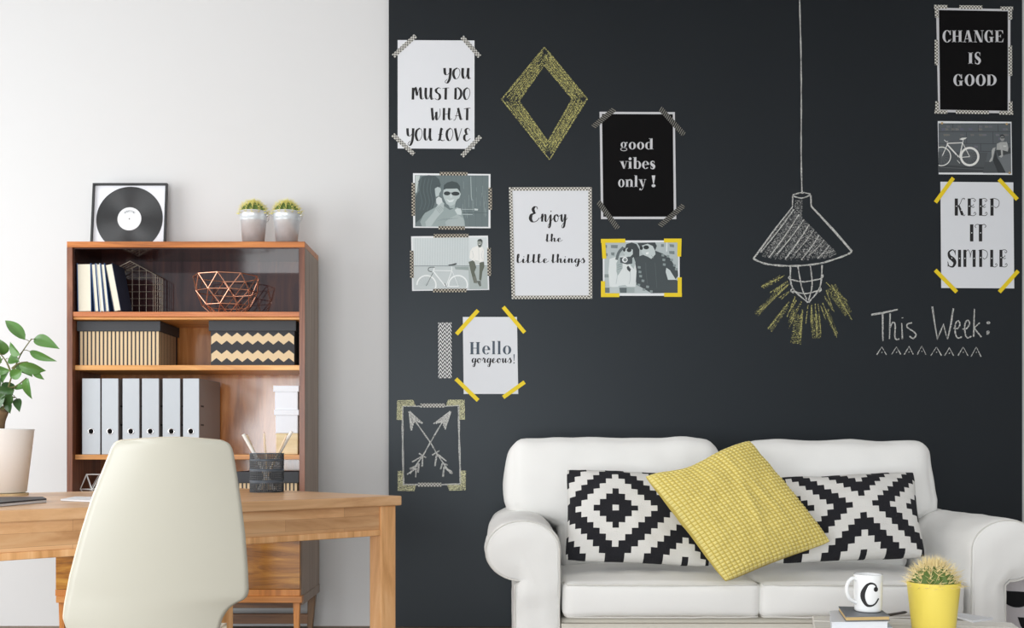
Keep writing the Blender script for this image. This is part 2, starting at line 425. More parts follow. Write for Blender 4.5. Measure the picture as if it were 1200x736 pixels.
def sring(cx, cy, hy, rx):
    """high-contrast S"""
    P = catmull([Vector(p) for p in ((cx+rx*.95, cy+hy*.55), (cx+rx*.55, cy+hy*.95), (cx, cy+hy*1.02), (cx-rx*.75, cy+hy*.72), (cx-rx*.55, cy+hy*.22), (cx+rx*.3, cy-hy*.12), (cx+rx*.78, cy-hy*.5), (cx+rx*.4, cy-hy*.95), (cx-rx*.2, cy-hy*1.02), (cx-rx*.8, cy-hy*.85), (cx-rx*1.0, cy-hy*.45))], 5)
    def wf(i, n, t):
        k = i/(n-1); return .05+ .21*math.exp(-((k-.5)/.2)**2)
    return ribbon(P, wf)+pl((cx+rx*.78, cy+hy), (cx+rx*.98, cy+hy), (cx+rx*.98, cy+hy*.38), (cx+rx*.9, cy+hy*.38))+pl((cx-rx*.85, cy-hy), (cx-rx*1.05, cy-hy), (cx-rx*1.05, cy-hy*.35), (cx-rx*.95, cy-hy*.35))
def brushcap(ch):
    k = dict(thin=.045, thick=.20)
    if ch == 'Y': return .62, brush([(.06, 1), (.10, .5), (.25, .38), (.42, .55), (.50, .95)], **k)+brush([(.52, 1), (.50, .4), (.42, -.1), (.25, -.38), (.10, -.25), (.28, -.02)], **k)
    if ch == 'O': return .66, brush([(.38, 1), (.14, .8), (.08, .4), (.22, .03), (.42, .08), (.58, .5), (.52, .88), (.34, 1.0)], **k)
    if ch == 'U': return .72, brush([(.10, 1), (.08, .4), (.18, .06), (.36, .2), (.50, .92)], **k)+brush([(.52, 1), (.50, .35), (.58, .03), (.72, .10)], **k)
    if ch == 'M': return .98, brush([(.10, 1), (.08, .0)], **k)+brush([(.12, .1), (.22, .9), (.30, .97), (.42, .35)], **k)+brush([(.42, .3), (.60, .95), (.68, .9), (.72, .2), (.84, .04), (.96, .14)], **k)
    if ch == 'S': return .60, brush([(.52, .92), (.38, 1.0), (.16, .84), (.20, .62), (.42, .42), (.46, .14), (.28, -.02), (.06, .10)], **k)
    if ch == 'T': return .54, brush([(.02, .92), (.30, .98), (.56, .98)], **k)+brush([(.30, .98), (.28, .0)], **k)
    if ch == 'D': return .70, brush([(.14, .96), (.12, .02)], **k)+brush([(.06, .92), (.30, 1.0), (.56, .75), (.58, .35), (.38, .04), (.10, .04)], **k)
    if ch == 'W': return .92, brush([(.08, 1), (.16, .1), (.24, .04)], thin=.05, thick=.2)+brush([(.24, .06), (.40, .5), (.44, .66), (.46, .1), (.56, .03)], **k)+brush([(.56, .05), (.76, .45), (.74, .95)], **k)
    if ch == 'H': return .82, brush([(.12, 1), (.10, .0)], **k)+brush([(.02, .48), (.4, .5), (.6, .56)], **k)+brush([(.56, 1), (.52, .3), (.60, .05), (.78, .12)], **k)
    if ch == 'A': return .84, brush([(.04, .0), (.2, .1), (.42, .95)], **k)+brush([(.42, 1), (.56, .4), (.66, .06), (.80, .12)], **k)+brush([(.18, .36), (.6, .38)], **k)
    if ch == 'L': return .68, brush([(.50, .88), (.38, 1.0), (.30, .6), (.22, .1), (.06, .02)], **k)+brush([(.10, .08), (.3, .06), (.5, .0), (.62, .08)], **k)+brush([(.12, .5), (.46, .5)], **k)
    if ch == 'V': return .68, brush([(.06, 1), (.24, .1), (.30, .02)], **k)+brush([(.28, .02), (.44, .5), (.60, 1.0)], **k)
    if ch == 'E': return .62, brush([(.54, .82), (.40, 1.0), (.20, .86), (.26, .58), (.40, .54)], **k)+brush([(.36, .54), (.12, .42), (.10, .12), (.30, -.02), (.58, .18)], **k)
    return .36, []
def script(ch):
    k = dict(thin=.04, thick=.16); X = .5
    if ch == 'E': return .84, brush([(.60, .84), (.56, .98), (.40, 1.0), (.26, .84), (.36, .62), (.48, .58)], thin=.05, thick=.24)+brush([(.42, .58), (.14, .46), (.06, .2), (.22, .0), (.50, .02), (.76, .26)], thin=.05, thick=.26)
    if ch == 'n': return .56, brush([(-.04, .2), (.06, .46), (.10, .48), (.08, .0)], **k)+brush([(.08, .1), (.24, .46), (.34, .42), (.34, .08), (.44, .02), (.58, .22)], **k)
    if ch == 'j': return .34, brush([(-.02, .2), (.12, .46), (.14, .3), (.10, -.25), (.0, -.42), (-.06, -.28), (.12, -.04), (.34, .22)], **k)+disc(.17, .70, .045)
    if ch == 'o': return .50, brush([(.26, .48), (.10, .4), (.05, .18), (.16, .0), (.30, .06), (.36, .3), (.24, .48)], **k)+brush([(.26, .46), (.36, .36), (.52, .42)], **k)
    if ch == 'y': return .50, brush([(.0, .42), (.06, .46), (.08, .12), (.18, .02), (.32, .44)], **k)+brush([(.36, .5), (.34, .1), (.26, -.32), (.12, -.42), (.10, -.26), (.3, -.02), (.54, .26)], **k)
    if ch == 't': return .42, brush([(-.04, .16), (.12, .6), (.14, .96)], thin=.03, thick=.03)+brush([(.14, 1.0), (.10, .2), (.18, .0), (.40, .2)], thin=.04, thick=.17)
    if ch == 'h': return .58, brush([(-.04, .16), (.16, .7), (.16, .98), (.08, .9), (.07, .0)], **k)+brush([(.08, .12), (.24, .46), (.34, .42), (.34, .08), (.44, .02), (.60, .22)], **k)
    if ch == 'e': return .46, brush([(-.02, .16), (.22, .28), (.28, .42), (.20, .48), (.08, .36), (.07, .12), (.18, .0), (.48, .22)], **k)
    if ch == 'l': return .40, brush([(-.04, .16), (.18, .7), (.18, 1.0), (.08, .9), (.06, .2), (.16, .0), (.40, .2)], **k)
    if ch == 'i': return .32, brush([(-.04, .16), (.08, .46), (.07, .12), (.14, .0), (.34, .2)], **k)+disc(.13, .70, .05)
    if ch == 'g': return .50, brush([(.34, .42), (.20, .48), (.06, .3), (.10, .04), (.24, .08), (.36, .44)], **k)+brush([(.38, .48), (.34, .0), (.24, -.38), (.10, -.42), (.10, -.26), (.34, -.02), (.52, .22)], **k)
    if ch == 's': return .42, brush([(-.04, .12), (.20, .52), (.22, .44), (.32, .22), (.24, .0), (.08, .02), (.06, .1)], **k)
    if ch == 'r': return .44, brush([(-.02, .2), (.12, .54), (.14, .42), (.26, .42), (.24, .1), (.32, .02), (.46, .2)], **k)
    if ch == 'u': return .56, brush([(.0, .4), (.08, .46), (.08, .1), (.18, .02), (.34, .44)], **k)+brush([(.36, .48), (.34, .1), (.42, .02), (.58, .2)], **k)
    if ch == '!': return .3, pl((.08, .75), (.2, .75), (.16, .22), (.11, .22))+disc(.13, .06, .06)
    return .34, []
def deco(ch):
    S_ = .20; h = .035
    def st(x): return rct(x, 0, x+S_, 1)
    if ch == 'K': return .74, st(.04)+mono([(.62, .92), (.66, 1.0), (.52, .98), (.38, .7), (.24, .56)], h)+pl((.24, .58), (.34, .62), (.62, .06), (.44, .02))+mono([(.5, .05), (.62, .0), (.70, .06)], h), [(.14, .55), (.46, .32)]
    if ch == 'E': return .68, st(.08)+mono([(.26, .98), (.46, 1.0), (.58, .9), (.50, .82), (.44, .9)], h)+mono([(.26, .55), (.42, .6), (.46, .68)], h)+mono([(.26, .56), (.40, .48), (.50, .52)], h)+mono([(.26, .02), (.46, .0), (.60, .1), (.54, .2), (.46, .12)], h), [(.18, .55)]
    if ch == 'P': return .70, st(.08)+mono([(.04, .96), (.36, 1.0), (.62, .86), (.60, .58), (.42, .46), (.34, .54)], h), [(.18, .55)]
    if ch == 'I': return .32, st(.06), [(.16, .5)]
    if ch == 'T': return .66, st(.22)+mono([(.06, .8), (.0, .9), (.12, 1.0), (.36, .95), (.54, 1.0), (.64, .9), (.56, .8)], h), [(.32, .5)]
    if ch == 'S': return .62, sring(.30, .5, .48, .26), [(.3, .52)]
    if ch == 'M': return 1.0, st(.06)+mono([(.26, .9), (.38, 1.0), (.50, .8), (.52, .55)], h)+mono([(.52, .55), (.58, .85), (.70, 1.0)], h)+st(.68), [(.16, .5), (.78, .5)]
    if ch == 'L': return .58, st(.08)+mono([(.26, .02), (.42, .0), (.54, .1), (.48, .2), (.42, .12)], h), [(.18, .5)]
    return .4, [], []

def text_quads(s, font, x0, x1, top, base, dots=None):
    """fits a line between x0..x1 with capital height top..base (y down)"""
    adv = 0; items = []
    for ch in s:
        r = font(ch); items.append((adv, r)); adv += r[0]+.04
    adv -= .04
    sx = (x1-x0)/adv; sy = base-top; out = []
    for a, r in items:
        for q in r[1]: out.append([(x0+(a+p.x)*sx, base-p.y*sy) for p in q])
        if len(r) > 2 and dots is not None:
            for d in r[2]: dots.append((x0+(a+d[0])*sx, base-d[1]*sy))
    return out

# ------------------------------------------------------------------ flat things on the wall, laid out on the wall grid
DW = 4.28
def flat(g, quads, D, m=0, uv=False):
    for q in quads:
        P = [W(x, y, DW) for x, y in q]
        ar = sum(P[i].x*P[(i+1) % len(P)].z-P[(i+1) % len(P)].x*P[i].z for i in range(len(P)))
        if ar < 0: P.reverse()
        g.poly([(p.x, D, p.z) for p in P], m)
    return g
def sheet(name, corners, thick, mt, parent, origin, D=DW):
    """corners TL TR BR BL on the wall grid"""
    P = [W(x, y, DW) for x, y in corners]; g = G(); n = len(P)
    g.v = [Vector((p.x, D-thick, p.z)) for p in P]+[Vector((p.x, D, p.z)) for p in P]
    g.face(range(n)[::-1] if False else list(range(n))[::-1]); g.face(range(n, 2*n))
    for i in range(n): g.face((i, (i+1) % n, n+(i+1) % n, n+i))
    return make(name, g, mt, parent, origin)
def tape(a, b, wpx, mt, parent, origin, D, label=None, name='tape_strip', segs=1):
    A, B = W(a[0], a[1], DW), W(b[0], b[1], DW); t = (B-A); Ln = t.length; t = t.normalized(); n_ = Vector((-t.z, 0, t.x))*wpx/F*DW/2
    g = G(); P = [A-n_, B-n_, B+n_, A+n_]; wd = wpx/F*DW
    uv = [(0, 0), (Ln, 0), (Ln, wd), (0, wd)]
    f = [Vector((p.x, D-.0004, p.z)) for p in P]; bk = [Vector((p.x, D, p.z)) for p in P]
    g.v = f+bk
    g.face((0, 1, 2, 3), 0, uv); g.face((7, 6, 5, 4), 0, uv)
    for i in range(4): g.face((i, (i+1) % 4, 4+(i+1) % 4, 4+i)[::-1], 0, [(0, 0)]*4)
    return make(name, g, mt, parent, origin, label=label)
GREYS = {}
def grey(r, g_, b_):
    k = 'print_%d_%d_%d' % (r, g_, b_)
    if k not in M: mat(k, (r, g_, b_), .6)
    return k
# ------------------------------------------------------------------ the room (working units)
ZC = 2.75
g = G(); g.box(-4.2, 3.4, 4.30, 4.42, FLOOR, ZC); struct('wall_back', g, 'white_wall')
xl, xr = W(455.5, 0, DW).x, W(1198, 0, DW).x
g = G(); g.box(xl, xr, 4.28, 4.30, FLOOR, ZC); struct('wall_chalkboard', g, 'black_wall', bevel=.001)
g = G(); g.box(-4.2, 3.4, -1.6, 4.42, FLOOR-.05, FLOOR); struct('floor', g, 'floor_wood')
g = G(); g.box(-4.2, 3.4, -1.6, 4.42, ZC, ZC+.08); struct('ceiling', g, 'ceiling_paint')
g = G(); g.box(3.3, 3.4, -1.6, 4.30, FLOOR, ZC); struct('wall_right', g, 'white_wall')
# left wall with a tall window the daylight comes through
g = G(); g.box(-4.2, -4.1, -1.6, 1.6, FLOOR, ZC); g.box(-4.2, -4.1, 4.2, 4.30, FLOOR, ZC)
g.box(-4.2, -4.1, 1.6, 4.2, FLOOR, .55); g.box(-4.2, -4.1, 1.6, 4.2, 2.45, ZC); struct('wall_left', g, 'white_wall')
g = G()
for y in (1.6, 2.87, 4.14): g.box(-4.18, -4.12, y, y+.06, .55, 2.45)
g.box(-4.18, -4.12, 1.6, 4.2, .55, .61); g.box(-4.18, -4.12, 1.6, 4.2, 2.39, 2.45); struct('window_1', g, 'window_frame')

# ------------------------------------------------------------------ posters and photographs
def poster(name, corners, label, cat, mt='paper', group=None, thick=.0006):
    cx = sum(c[0] for c in corners)/4; by = max(c[1] for c in corners)
    o = W(cx, by, DW); o.y = 4.28
    t = thing(name, o, label, cat, group)
    sheet('sheet', corners, thick, mt, t, o)
    return t, o
PF = 4.28-.0006        # front of a sheet
def lettering(t, o, lines, font, mt, D=PF-.0003, dotmat=None, name='lettering'):
    dots = []
    for s, x0, x1, top, base in lines:
        g = G(); flat(g, text_quads(s, font, x0, x1, top, base, dots), D); make('word', g, mt, t, o)
    if dotmat and dots:
        g = G()
        for x, y in dots: flat(g, [[(x+.7*math.cos(a), y-.7*math.sin(a)) for a in [2*PI*k/8 for k in range(8)]]], D-.0002)
        make('letter_dots', g, dotmat, t, o, kind='stuff')
TD = PF-.0008           # tapes lie over sheet and print

t, o = poster('lettered_poster', [(466,47),(556,47.5),(556,174.5),(466,174)], 'white poster in black brush capitals about doing what you love, taped at its corners', 'poster', group=None)
lettering(t, o, [('YOU',520,551.8,79.8,92.6),('MUST',482.7,526,102.9,116.8),('DO',532,551.8,102.9,116.8),('WHAT',505,551,126.6,141),('YOU',476.6,507,150.4,165),('LOVE',512,551.8,150.4,165)], brushcap, 'ink')
for a, b in (((461,66),(487,42)), ((541.5,43.5),(562,66.5)), ((460.5,158),(485,181)), ((541.5,183),(563,160))): tape(a, b, 5, 'washi_grey', t, o, TD)

t, o = poster('lettered_poster', [(702.6,131),(790.8,131.4),(792.5,256.8),(704.3,256.8)], 'black poster with white border and bold white lowercase words', 'poster', mt='ink_white')
sheet('black_field', [(705.4,133.7),(788.4,134),(789.6,254),(707,254)], .0003, 'ink_black', t, o, D=PF)
lettering(t, o, [('good',726.7,766,162.5,175),('vibes',726,768.4,184.5,197.8),('only',724,757,205.7,219.3),('!',763,769,205.7,219.3)], fat, 'ink_white', D=PF-.0006)
for a, b in (((695,149),(720,128)), ((773.5,127),(801.5,158)), ((701,236.5),(724,268)), ((773,265),(801,241))): tape(a, b, 6, 'washi_line', t, o, TD)

t, o = poster('lettered_poster', [(1097,9.1),(1184,10.8),(1183.8,132.9),(1099.4,131.4)], 'black poster with bold white capitals framed in checked tape, topmost at the right', 'poster', mt='ink_white')
sheet('black_field', [(1100.2,11.8),(1181,13.3),(1180.8,130),(1101.6,128.6)], .0003, 'ink_black', t, o, D=PF)
lettering(t, o, [('CHANGE',1104.3,1176.4,35.7,49.6),('IS',1134.2,1150.8,61.6,74.9),('GOOD',1117,1168.6,87.3,100.6)], fat, 'ink_white', D=PF-.0006)
for a, b in (((1124,8.4),(1151,8.8)), ((1120,131.2),(1158.5,131.8)), ((1097.2,47),(1097.2,76.5)), ((1183.6,53.6),(1183.8,89)),
             ((1094.5,8),(1110,8.2)), ((1097.3,6),(1097.6,21)), ((1172,10),(1187,10)), ((1183.6,9),(1183.8,23)),
             ((1095,131),(1110,131.5)), ((1098,119),(1098,133)), ((1171,132.3),(1187,132.5)), ((1184,119),(1184,134))):
    tape(a, b, 4.2, 'washi_edge', t, o, TD-.0004*(abs(a[0]-b[0]) < 3))

t, o = poster('lettered_poster', [(1102,213),(1187.4,213.8),(1188.5,338),(1103,337.5)], 'white poster in tall curled black capitals, yellow tape on its corners', 'poster')
lettering(t, o, [('KEEP',1118,1172,232.7,252.8),('IT',1135.4,1155.7,263,283),('SIMPLE',1110,1181.6,292.8,312.9)], deco, 'ink', dotmat='paper')
for a, b in (((1096,237.3),(1117,208.5)), ((1170.5,210.3),(1192,233.9)), ((1095.7,316.6),(1121,342.4)), ((1170.8,342.4),(1193,317.5))): tape(a, b, 4.6, 'yellow_tape', t, o, TD)

t, o = poster('lettered_poster', [(596.6,219.8),(693,219.4),(693.8,350),(600,350.4)], 'white poster in black script edged all round with dotted tape', 'poster')
lettering(t, o, [('Enjoy',620.8,664.5,242.5,259.8),('the',639.8,659,274.3,283.3),('little',605.8,643,298,308),('things',646.5,686,298,308)], script, 'ink')
for a, b in (((596.6,221.6),(693,221.4)), ((598.4,220),(601.6,350)), ((691.4,220),(692,350)), ((600,348.6),(693.8,348.2))): tape(a, b, 4, 'washi_edge', t, o, TD-.0004*(abs(a[0]-b[0]) < 4))

t, o = poster('lettered_poster', [(542.4,371.5),(605.8,371.5),(607.3,461.7),(543.4,461.7)], 'small white poster with grey greeting, yellow tape on its corners', 'poster')
lettering(t, o, [('H',550.5,563,401,415.2),('e',564.8,574.5,400.2,415.2),('l',576.2,581,400,415.2),('l',582.6,587.6,400,415.2),('o',588.8,599.6,400.2,415.2)], fat, 'ink_slate')
lettering(t, o, [('gorgeous',553,600,414.4,425.2)], script, 'ink')
lettering(t, o, [('!',600.8,604.4,411.5,426.2)], script, 'ink_slate')
for a, b in (((534.9,391.7),(560.3,363.7)), ((589.7,359.8),(614.8,389.8)), ((534.2,444),(560.3,469.3)), ((589.7,465.7),(614.8,447.8))): tape(a, b, 4.6, 'yellow_tape', t, o, TD)

tp = tape((521.3,378),(521.5,443.3), 15.6, 'washi_chevron', None, W(521.4, 443, DW), 4.28, name='washi_tape_strip')
tag(tp, 'wide upright strip of tape with fine black and white zigzags', 'tape')

# photographs: prints built up from flat tones
def photo(corners, border, bg, layers, label, off, sc, tapes, tmat, tw, extra=None):
    t, o = poster('photo_print', corners, label, 'photo', mt='photo_paper')
    g = G(); mats = []
    def mi(c):
        k = grey(*c)
        if k not in mats: mats.append(k)
        return mats.index(k)
    dz = [0.0001]
    def put(qs, c):
        dz[0] += .000012
        m = mi(c)
        flat(g, [[(x/sc+off[0], y/sc+off[1]) for x, y in q] for q in qs], PF-dz[0], m)
    put([bg[1]], bg[0])
    for kind, c, *a in layers:
        if kind == 'p': put([a[0]], c)
        elif kind == 'e': put([[(a[0]+a[2]*math.cos(2*PI*i/18), a[1]+a[3]*math.sin(2*PI*i/18)) for i in range(18)]], c)
        elif kind == 'l':
            P = [Vector((p[0], p[1])) for p in a[0]]
            put(ribbon(P, lambda i, n, tt: a[1]), c)
        elif kind == 'c':
            P = catmull([Vector(p) for p in a[0]], 5); put(ribbon(P, lambda i, n, tt: a[1]), c)
        elif kind == 'r': put(ring(a[0], a[1], a[2], a[2], a[3], a[3], *(a[4:] or (0, 360))), c)
    make('picture', g, mats, t, o)
    for q in tapes: tape(q[0], q[1], q[2] if len(q) > 2 else tw, tmat, t, o, TD-.0005*(abs(q[0][0]-q[1][0]) < 3))
    return t, o
rr = random.Random(3)
# 1 couple before a plank door
Lg = (182,194,194); Mg = (150,164,164); Dk = (62,74,76); BG = (104,118,120)
ly = [('l', (92,106,107), [(x, 100), (x+rr.uniform(-3, 3), 650)], 3) for x in (420, 500, 548, 606, 690, 760, 830)]
ly += [('l', (136,150,150), [(x, y), (x+2, y+rr.uniform(40, 140))], rr.uniform(2, 5)) for x, y in [(rr.uniform(600, 880), rr.uniform(110, 500)) for _ in range(26)]]
ly += [('p', (190,200,198), [(108,100),(160,100),(135,200),(125,280),(108,290)]), ('l', (160,172,172), [(705,110),(712,330),(720,370)], 9)]
ly += [('l', (70,84,85), [(606,500),(895,503)], 4), ('l', Lg, [(610,464),(740,464)], 5), ('p', (205,214,214), [(745,455),(785,460),(780,476),(745,474)]), ('l', Lg, [(610,517),(725,519)], 7)]
ly += [('p', Dk, [(412,262),(415,205),(450,175),(505,160),(560,175),(590,215),(595,290),(580,300),(560,245),(430,250)])]
ly += [('p', Mg, [(420,430),(480,470),(560,440),(600,470),(640,590),(645,650),(180,650),(160,600),(200,510),(330,440)])]
ly += [('p', (158,172,172), [(445,380),(545,380),(530,455),(480,450)]), ('p', Lg, [(412,255),(440,243),(560,240),(585,270),(598,300),(580,345),(560,355),(530,410),(490,428),(445,405),(418,350),(405,310)])]
ly += [('e', (44,54,56), 450, 292, 35, 22), ('e', (44,54,56), 541, 295, 44, 22), ('l', (44,54,56), [(478,286),(505,286)], 6), ('p', (214,222,222), [(440,352),(480,368),(530,352),(510,384),(470,388)]), ('p', (198,208,208), [(486,300),(500,300),(508,335),(482,338)])]
ly += [('p', (70,83,86), [(140,160),(180,112),(250,95),(320,100),(365,140),(382,200),(372,225),(330,230),(318,280),(325,370),(300,450),(215,500),(160,570),(112,610),(110,330),(150,260)])]
ly += [('c', (92,106,108), [(x, 130), (x-20, 250), (x+5, 380), (x-20, 470)], 5) for x in (175, 215, 255, 290)]+[('c', (68,80,82), [(x, 140), (x-18, 260), (x+8, 400)], 5) for x in (195, 235, 275)]
ly += [('p', Lg, [(318,240),(350,222),(380,235),(386,262),(368,290),(362,318),(330,330),(322,290)]), ('l', Dk, [(330,205),(372,212)], 7)]
ly += [('p', (176,188,188), [(215,600),(300,500),(345,420),(400,380),(420,400),(410,480),(350,545),(280,645),(225,650)])]+[('l', (128,142,142), [(330+14*k,450-8*k),(375+12*k,505-14*k)], 4) for k in range(4)]
ly += [('p', (206,214,214), [(332,350),(360,326),(392,345),(402,385),(360,420),(335,400)]), ('p', (200,210,210), [(532,470),(560,452),(598,456),(608,490),(604,525),(560,520)]), ('p', (168,180,180), [(480,560),(560,520),(625,560),(640,645),(440,648),(430,600)])]
ly += [('l', (132,146,146), [(350+30*k,590-5*k),(420+30*k,560)], 4) for k in range(6)]
photo([(484,203),(574.8,204),(574.8,267.5),(484.2,266.9)], 2, (BG, [(103,96),(898,98),(896,652),(106,648)]), ly,
      'black and white photo of a couple hugging before a plank door, checked tape around it', (475,195), 9.2,
      [((515,203.7),(547.8,203.9)), ((514,267),(544.6,267.3)), ((484.4,214.6),(484.6,253)), ((574.4,220),(574.6,246))], 'washi_dark', 4)
# 2 man seated above a bicycle
ly = [('l', (178,190,191), [(x, 85), (x+2, 380)], 4) for x in range(105, 690, 14)]
ly += [('p', (196,204,205), [(85,385),(880,385),(890,635),(95,640)]), ('l', (120,132,134), [(95,384),(880,384)], 7), ('p', (150,162,160), [(530,392),(690,392),(680,430),(540,420)]), ('p', (172,182,180), [(680,392),(882,395),(888,632),(690,636)])]
wh = (236,240,240)
ly += [('r', wh, 228, 590, 110, 15, 180, 385), ('r', wh, 568, 588, 108, 15, 170, 380)]
ly += [('l', (176,188,190), [(228,590),(228+90*math.cos(a), 590-90*math.sin(a))], 2) for a in [k*PI/9 for k in range(10)]]+[('l', (176,188,190), [(568,590),(568+90*math.cos(a), 590-90*math.sin(a))], 2) for a in [k*PI/9 for k in range(10)]]
ly += [('l', wh, p, wd) for p, wd in (([(300,440),(430,600)], 13), ([(305,432),(500,436)], 8), ([(500,390),(500,440),(440,600)], 8), ([(440,605),(575,603)], 9), ([(505,440),(572,600)], 5), ([(320,390),(300,440)], 9))]
ly += [('l', (96,104,104), [(300,455),(225,600)], 6), ('c', (96,104,104), [(320,398),(258,402),(250,435),(288,448)], 9), ('p', (60,66,66), [(460,372),(500,366),(550,352),(552,368),(530,376),(470,380)]), ('l', (88,94,94), [(420,570),(445,610)], 7)]
pn = (94,100,88)
ly += [('p', pn, [(682,340),(740,320),(765,400),(745,450),(768,520),(775,560),(740,570),(705,440)]), ('p', pn, [(800,345),(848,340),(852,390),(830,450),(822,520),(815,545),(795,530),(800,430)])]
ly += [('p', (112,116,106), [(728,500),(760,490),(775,560),(765,575),(740,555)]), ('p', (98,104,98), [(772,545),(812,545),(818,600),(800,605),(780,570)])]
ly += [('p', (236,236,232), [(720,190),(775,168),(830,178),(850,215),(845,330),(800,350),(750,340),(690,300),(700,225)]), ('p', (214,218,214), [(745,320),(800,330),(795,370),(760,365)]), ('l', (200,204,202), [(790,190),(795,320)], 4), ('c', (196,202,200), [(722,220),(735,280),(720,300)], 4), ('c', (196,202,200), [(832,220),(822,280),(835,310)], 4)]
ly += [('e', (152,158,152), 803, 140, 26, 40), ('p', (62,68,66), [(774,125),(785,98),(815,92),(832,110),(830,150),(820,120),(790,115)]), ('p', (92,98,94), [(780,150),(825,150),(815,182),(790,185)]), ('l', (235,235,232), [(788,155),(812,152)], 6)]
photo([(481.8,277),(571.8,276.2),(573.3,339.8),(483,341)], 2, ((214,221,222), [(78,82),(880,75),(890,628),(85,640)]), ly,
      'pale photo of a man seated on a wall above a bicycle, checked tape around it', (475,270), 9.2,
      [((508,276.6),(549.2,276.2)), ((507.6,340.6),(547,340.4)), ((482.6,294),(482.8,325.8)), ((573,290.6),(573.4,323.3))], 'washi_dark', 4.2)
# 3 couple with a camera
ly = [('p', (120,132,133), q) for q in ([(165,140),(240,140),(235,175),(165,172)], [(165,220),(205,220),(200,255),(170,250)], [(105,140),(122,140),(122,170),(105,170)], [(795,130),(845,135),(845,165),(800,160)], [(790,205),(850,205),(850,240),(795,235)], [(105,230),(130,230),(128,260),(105,260)], [(705,130),(735,130),(735,160),(705,160)])]
ly += [('l', (224,230,230), [(768,112),(765,210)], 12), ('p', (138,150,150), [(95,455),(145,455),(145,490),(95,490)]), ('p', (104,116,117), [(95,600),(150,600),(150,655),(95,655)])]
dk = (62,70,73)
ly += [('p', (56,64,67), [(330,130),(390,112),(440,130),(472,190),(470,420),(430,560),(360,540),(300,280),(310,200)])]
ly += [('p', (66,75,78), [(420,280),(500,250),(640,200),(720,230),(800,280),(885,420),(890,470),(860,510),(890,530),(890,655),(600,660),(500,600),(440,570),(435,420)])]
ly += [('p', (205,214,214), [(762,385),(800,410),(865,515),(780,515),(755,430)])]
for x, y in ((470,380),(478,430),(485,475),(510,525),(560,590),(520,620),(725,250),(735,300),(780,260),(820,300),(850,360),(870,400),(740,350),(465,570),(600,640)): ly.append(('p', (138,150,150), [(x-14,y-14),(x+16,y-10),(x+13,y+15),(x-16,y+11)]))
ly += [('c', (84,94,97), [(540,330),(545,450),(560,560)], 5), ('c', (84,94,97), [(640,330),(650,470),(660,600)], 5)]
sk = (196,206,206)
ly += [('p', sk, [(495,215),(480,180),(500,150),(560,125),(610,140),(640,200),(645,240),(600,290),(560,265),(520,250)]), ('p', (58,66,69), [(450,118),(640,112),(660,150),(640,200),(615,150),(560,126),(500,145),(480,170)]), ('e', (40,48,50), 545, 165, 30, 22), ('e', (40,48,50), 492, 172, 18, 22), ('p', (236,240,240), [(540,222),(572,214),(568,238),(545,242)]), ('l', (150,160,160), [(600,250),(625,280)], 5)]
ly += [('p', (222,228,228), [(150,290),(215,268),(300,330),(420,300),(440,420),(430,590),(340,590),(320,570),(250,580),(235,600),(150,590),(138,430)]), ('c', (186,196,197), [(225,340),(235,450),(220,560)], 6), ('c', (186,196,197), [(370,430),(375,500),(360,560)], 6)]
ly += [('p', (190,200,200), [(150,595),(260,590),(262,655),(155,655)]), ('p', (160,172,172), [(335,595),(420,600),(418,655),(340,655)]), ('p', (90,101,103), [(255,600),(335,600),(335,655),(262,655)])]
ly += [('p', sk, [(300,200),(340,170),(400,190),(400,240),(370,270),(310,265)]), ('e', (44,52,54), 360, 195, 26, 22), ('e', (44,52,54), 308, 190, 14, 22), ('c', (96,106,108), [(300,165),(250,220),(225,300)], 30)]
ly += [('p', (168,180,180), [(225,330),(250,285),(290,330),(290,390),(240,470),(225,430)]), ('p', (176,188,188), [(380,290),(410,270),(430,330),(410,400),(370,350)]), ('p', (70,79,82), [(262,270),(395,265),(395,340),(340,350),(265,330)]), ('p', (206,214,214), [(262,258),(340,250),(342,270),(262,275)]), ('e', (232,236,236), 315, 300, 30, 30), ('e', (86,96,98), 317, 300, 17, 17), ('e', (180,190,190), 317, 300, 7, 7), ('p', (58,66,69), [(335,380),(350,362),(380,400),(370,432),(340,405)])]
ly += [('l', (120,132,133), [(235,360+22*k),(280,345+22*k)], 5) for k in range(3)]
yt = [((704.2,282.4),(732.6,282.2),4.6), ((706.8,280.2),(708.2,303.2),4.6), ((778,282),(798.6,282),4.6), ((796.3,280),(795.8,300.8),4.6),
      ((706.6,329.6),(706.6,348.2),4.8), ((704.2,346),(725.8,346),4.6), ((778.2,345.6),(799,345.8),4.6), ((796.4,325.2),(796.4,348),4.8)]
photo([(706.2,281.8),(796.4,281.8),(796.4,346.7),(706.7,346.7)], 2, ((182,192,193), [(95,110),(890,110),(890,660),(95,660)]), ly,
      'dark photo of a couple with a camera held by yellow tape corners', (698,272), 9.2, yt, 'yellow_tape', 4.6)
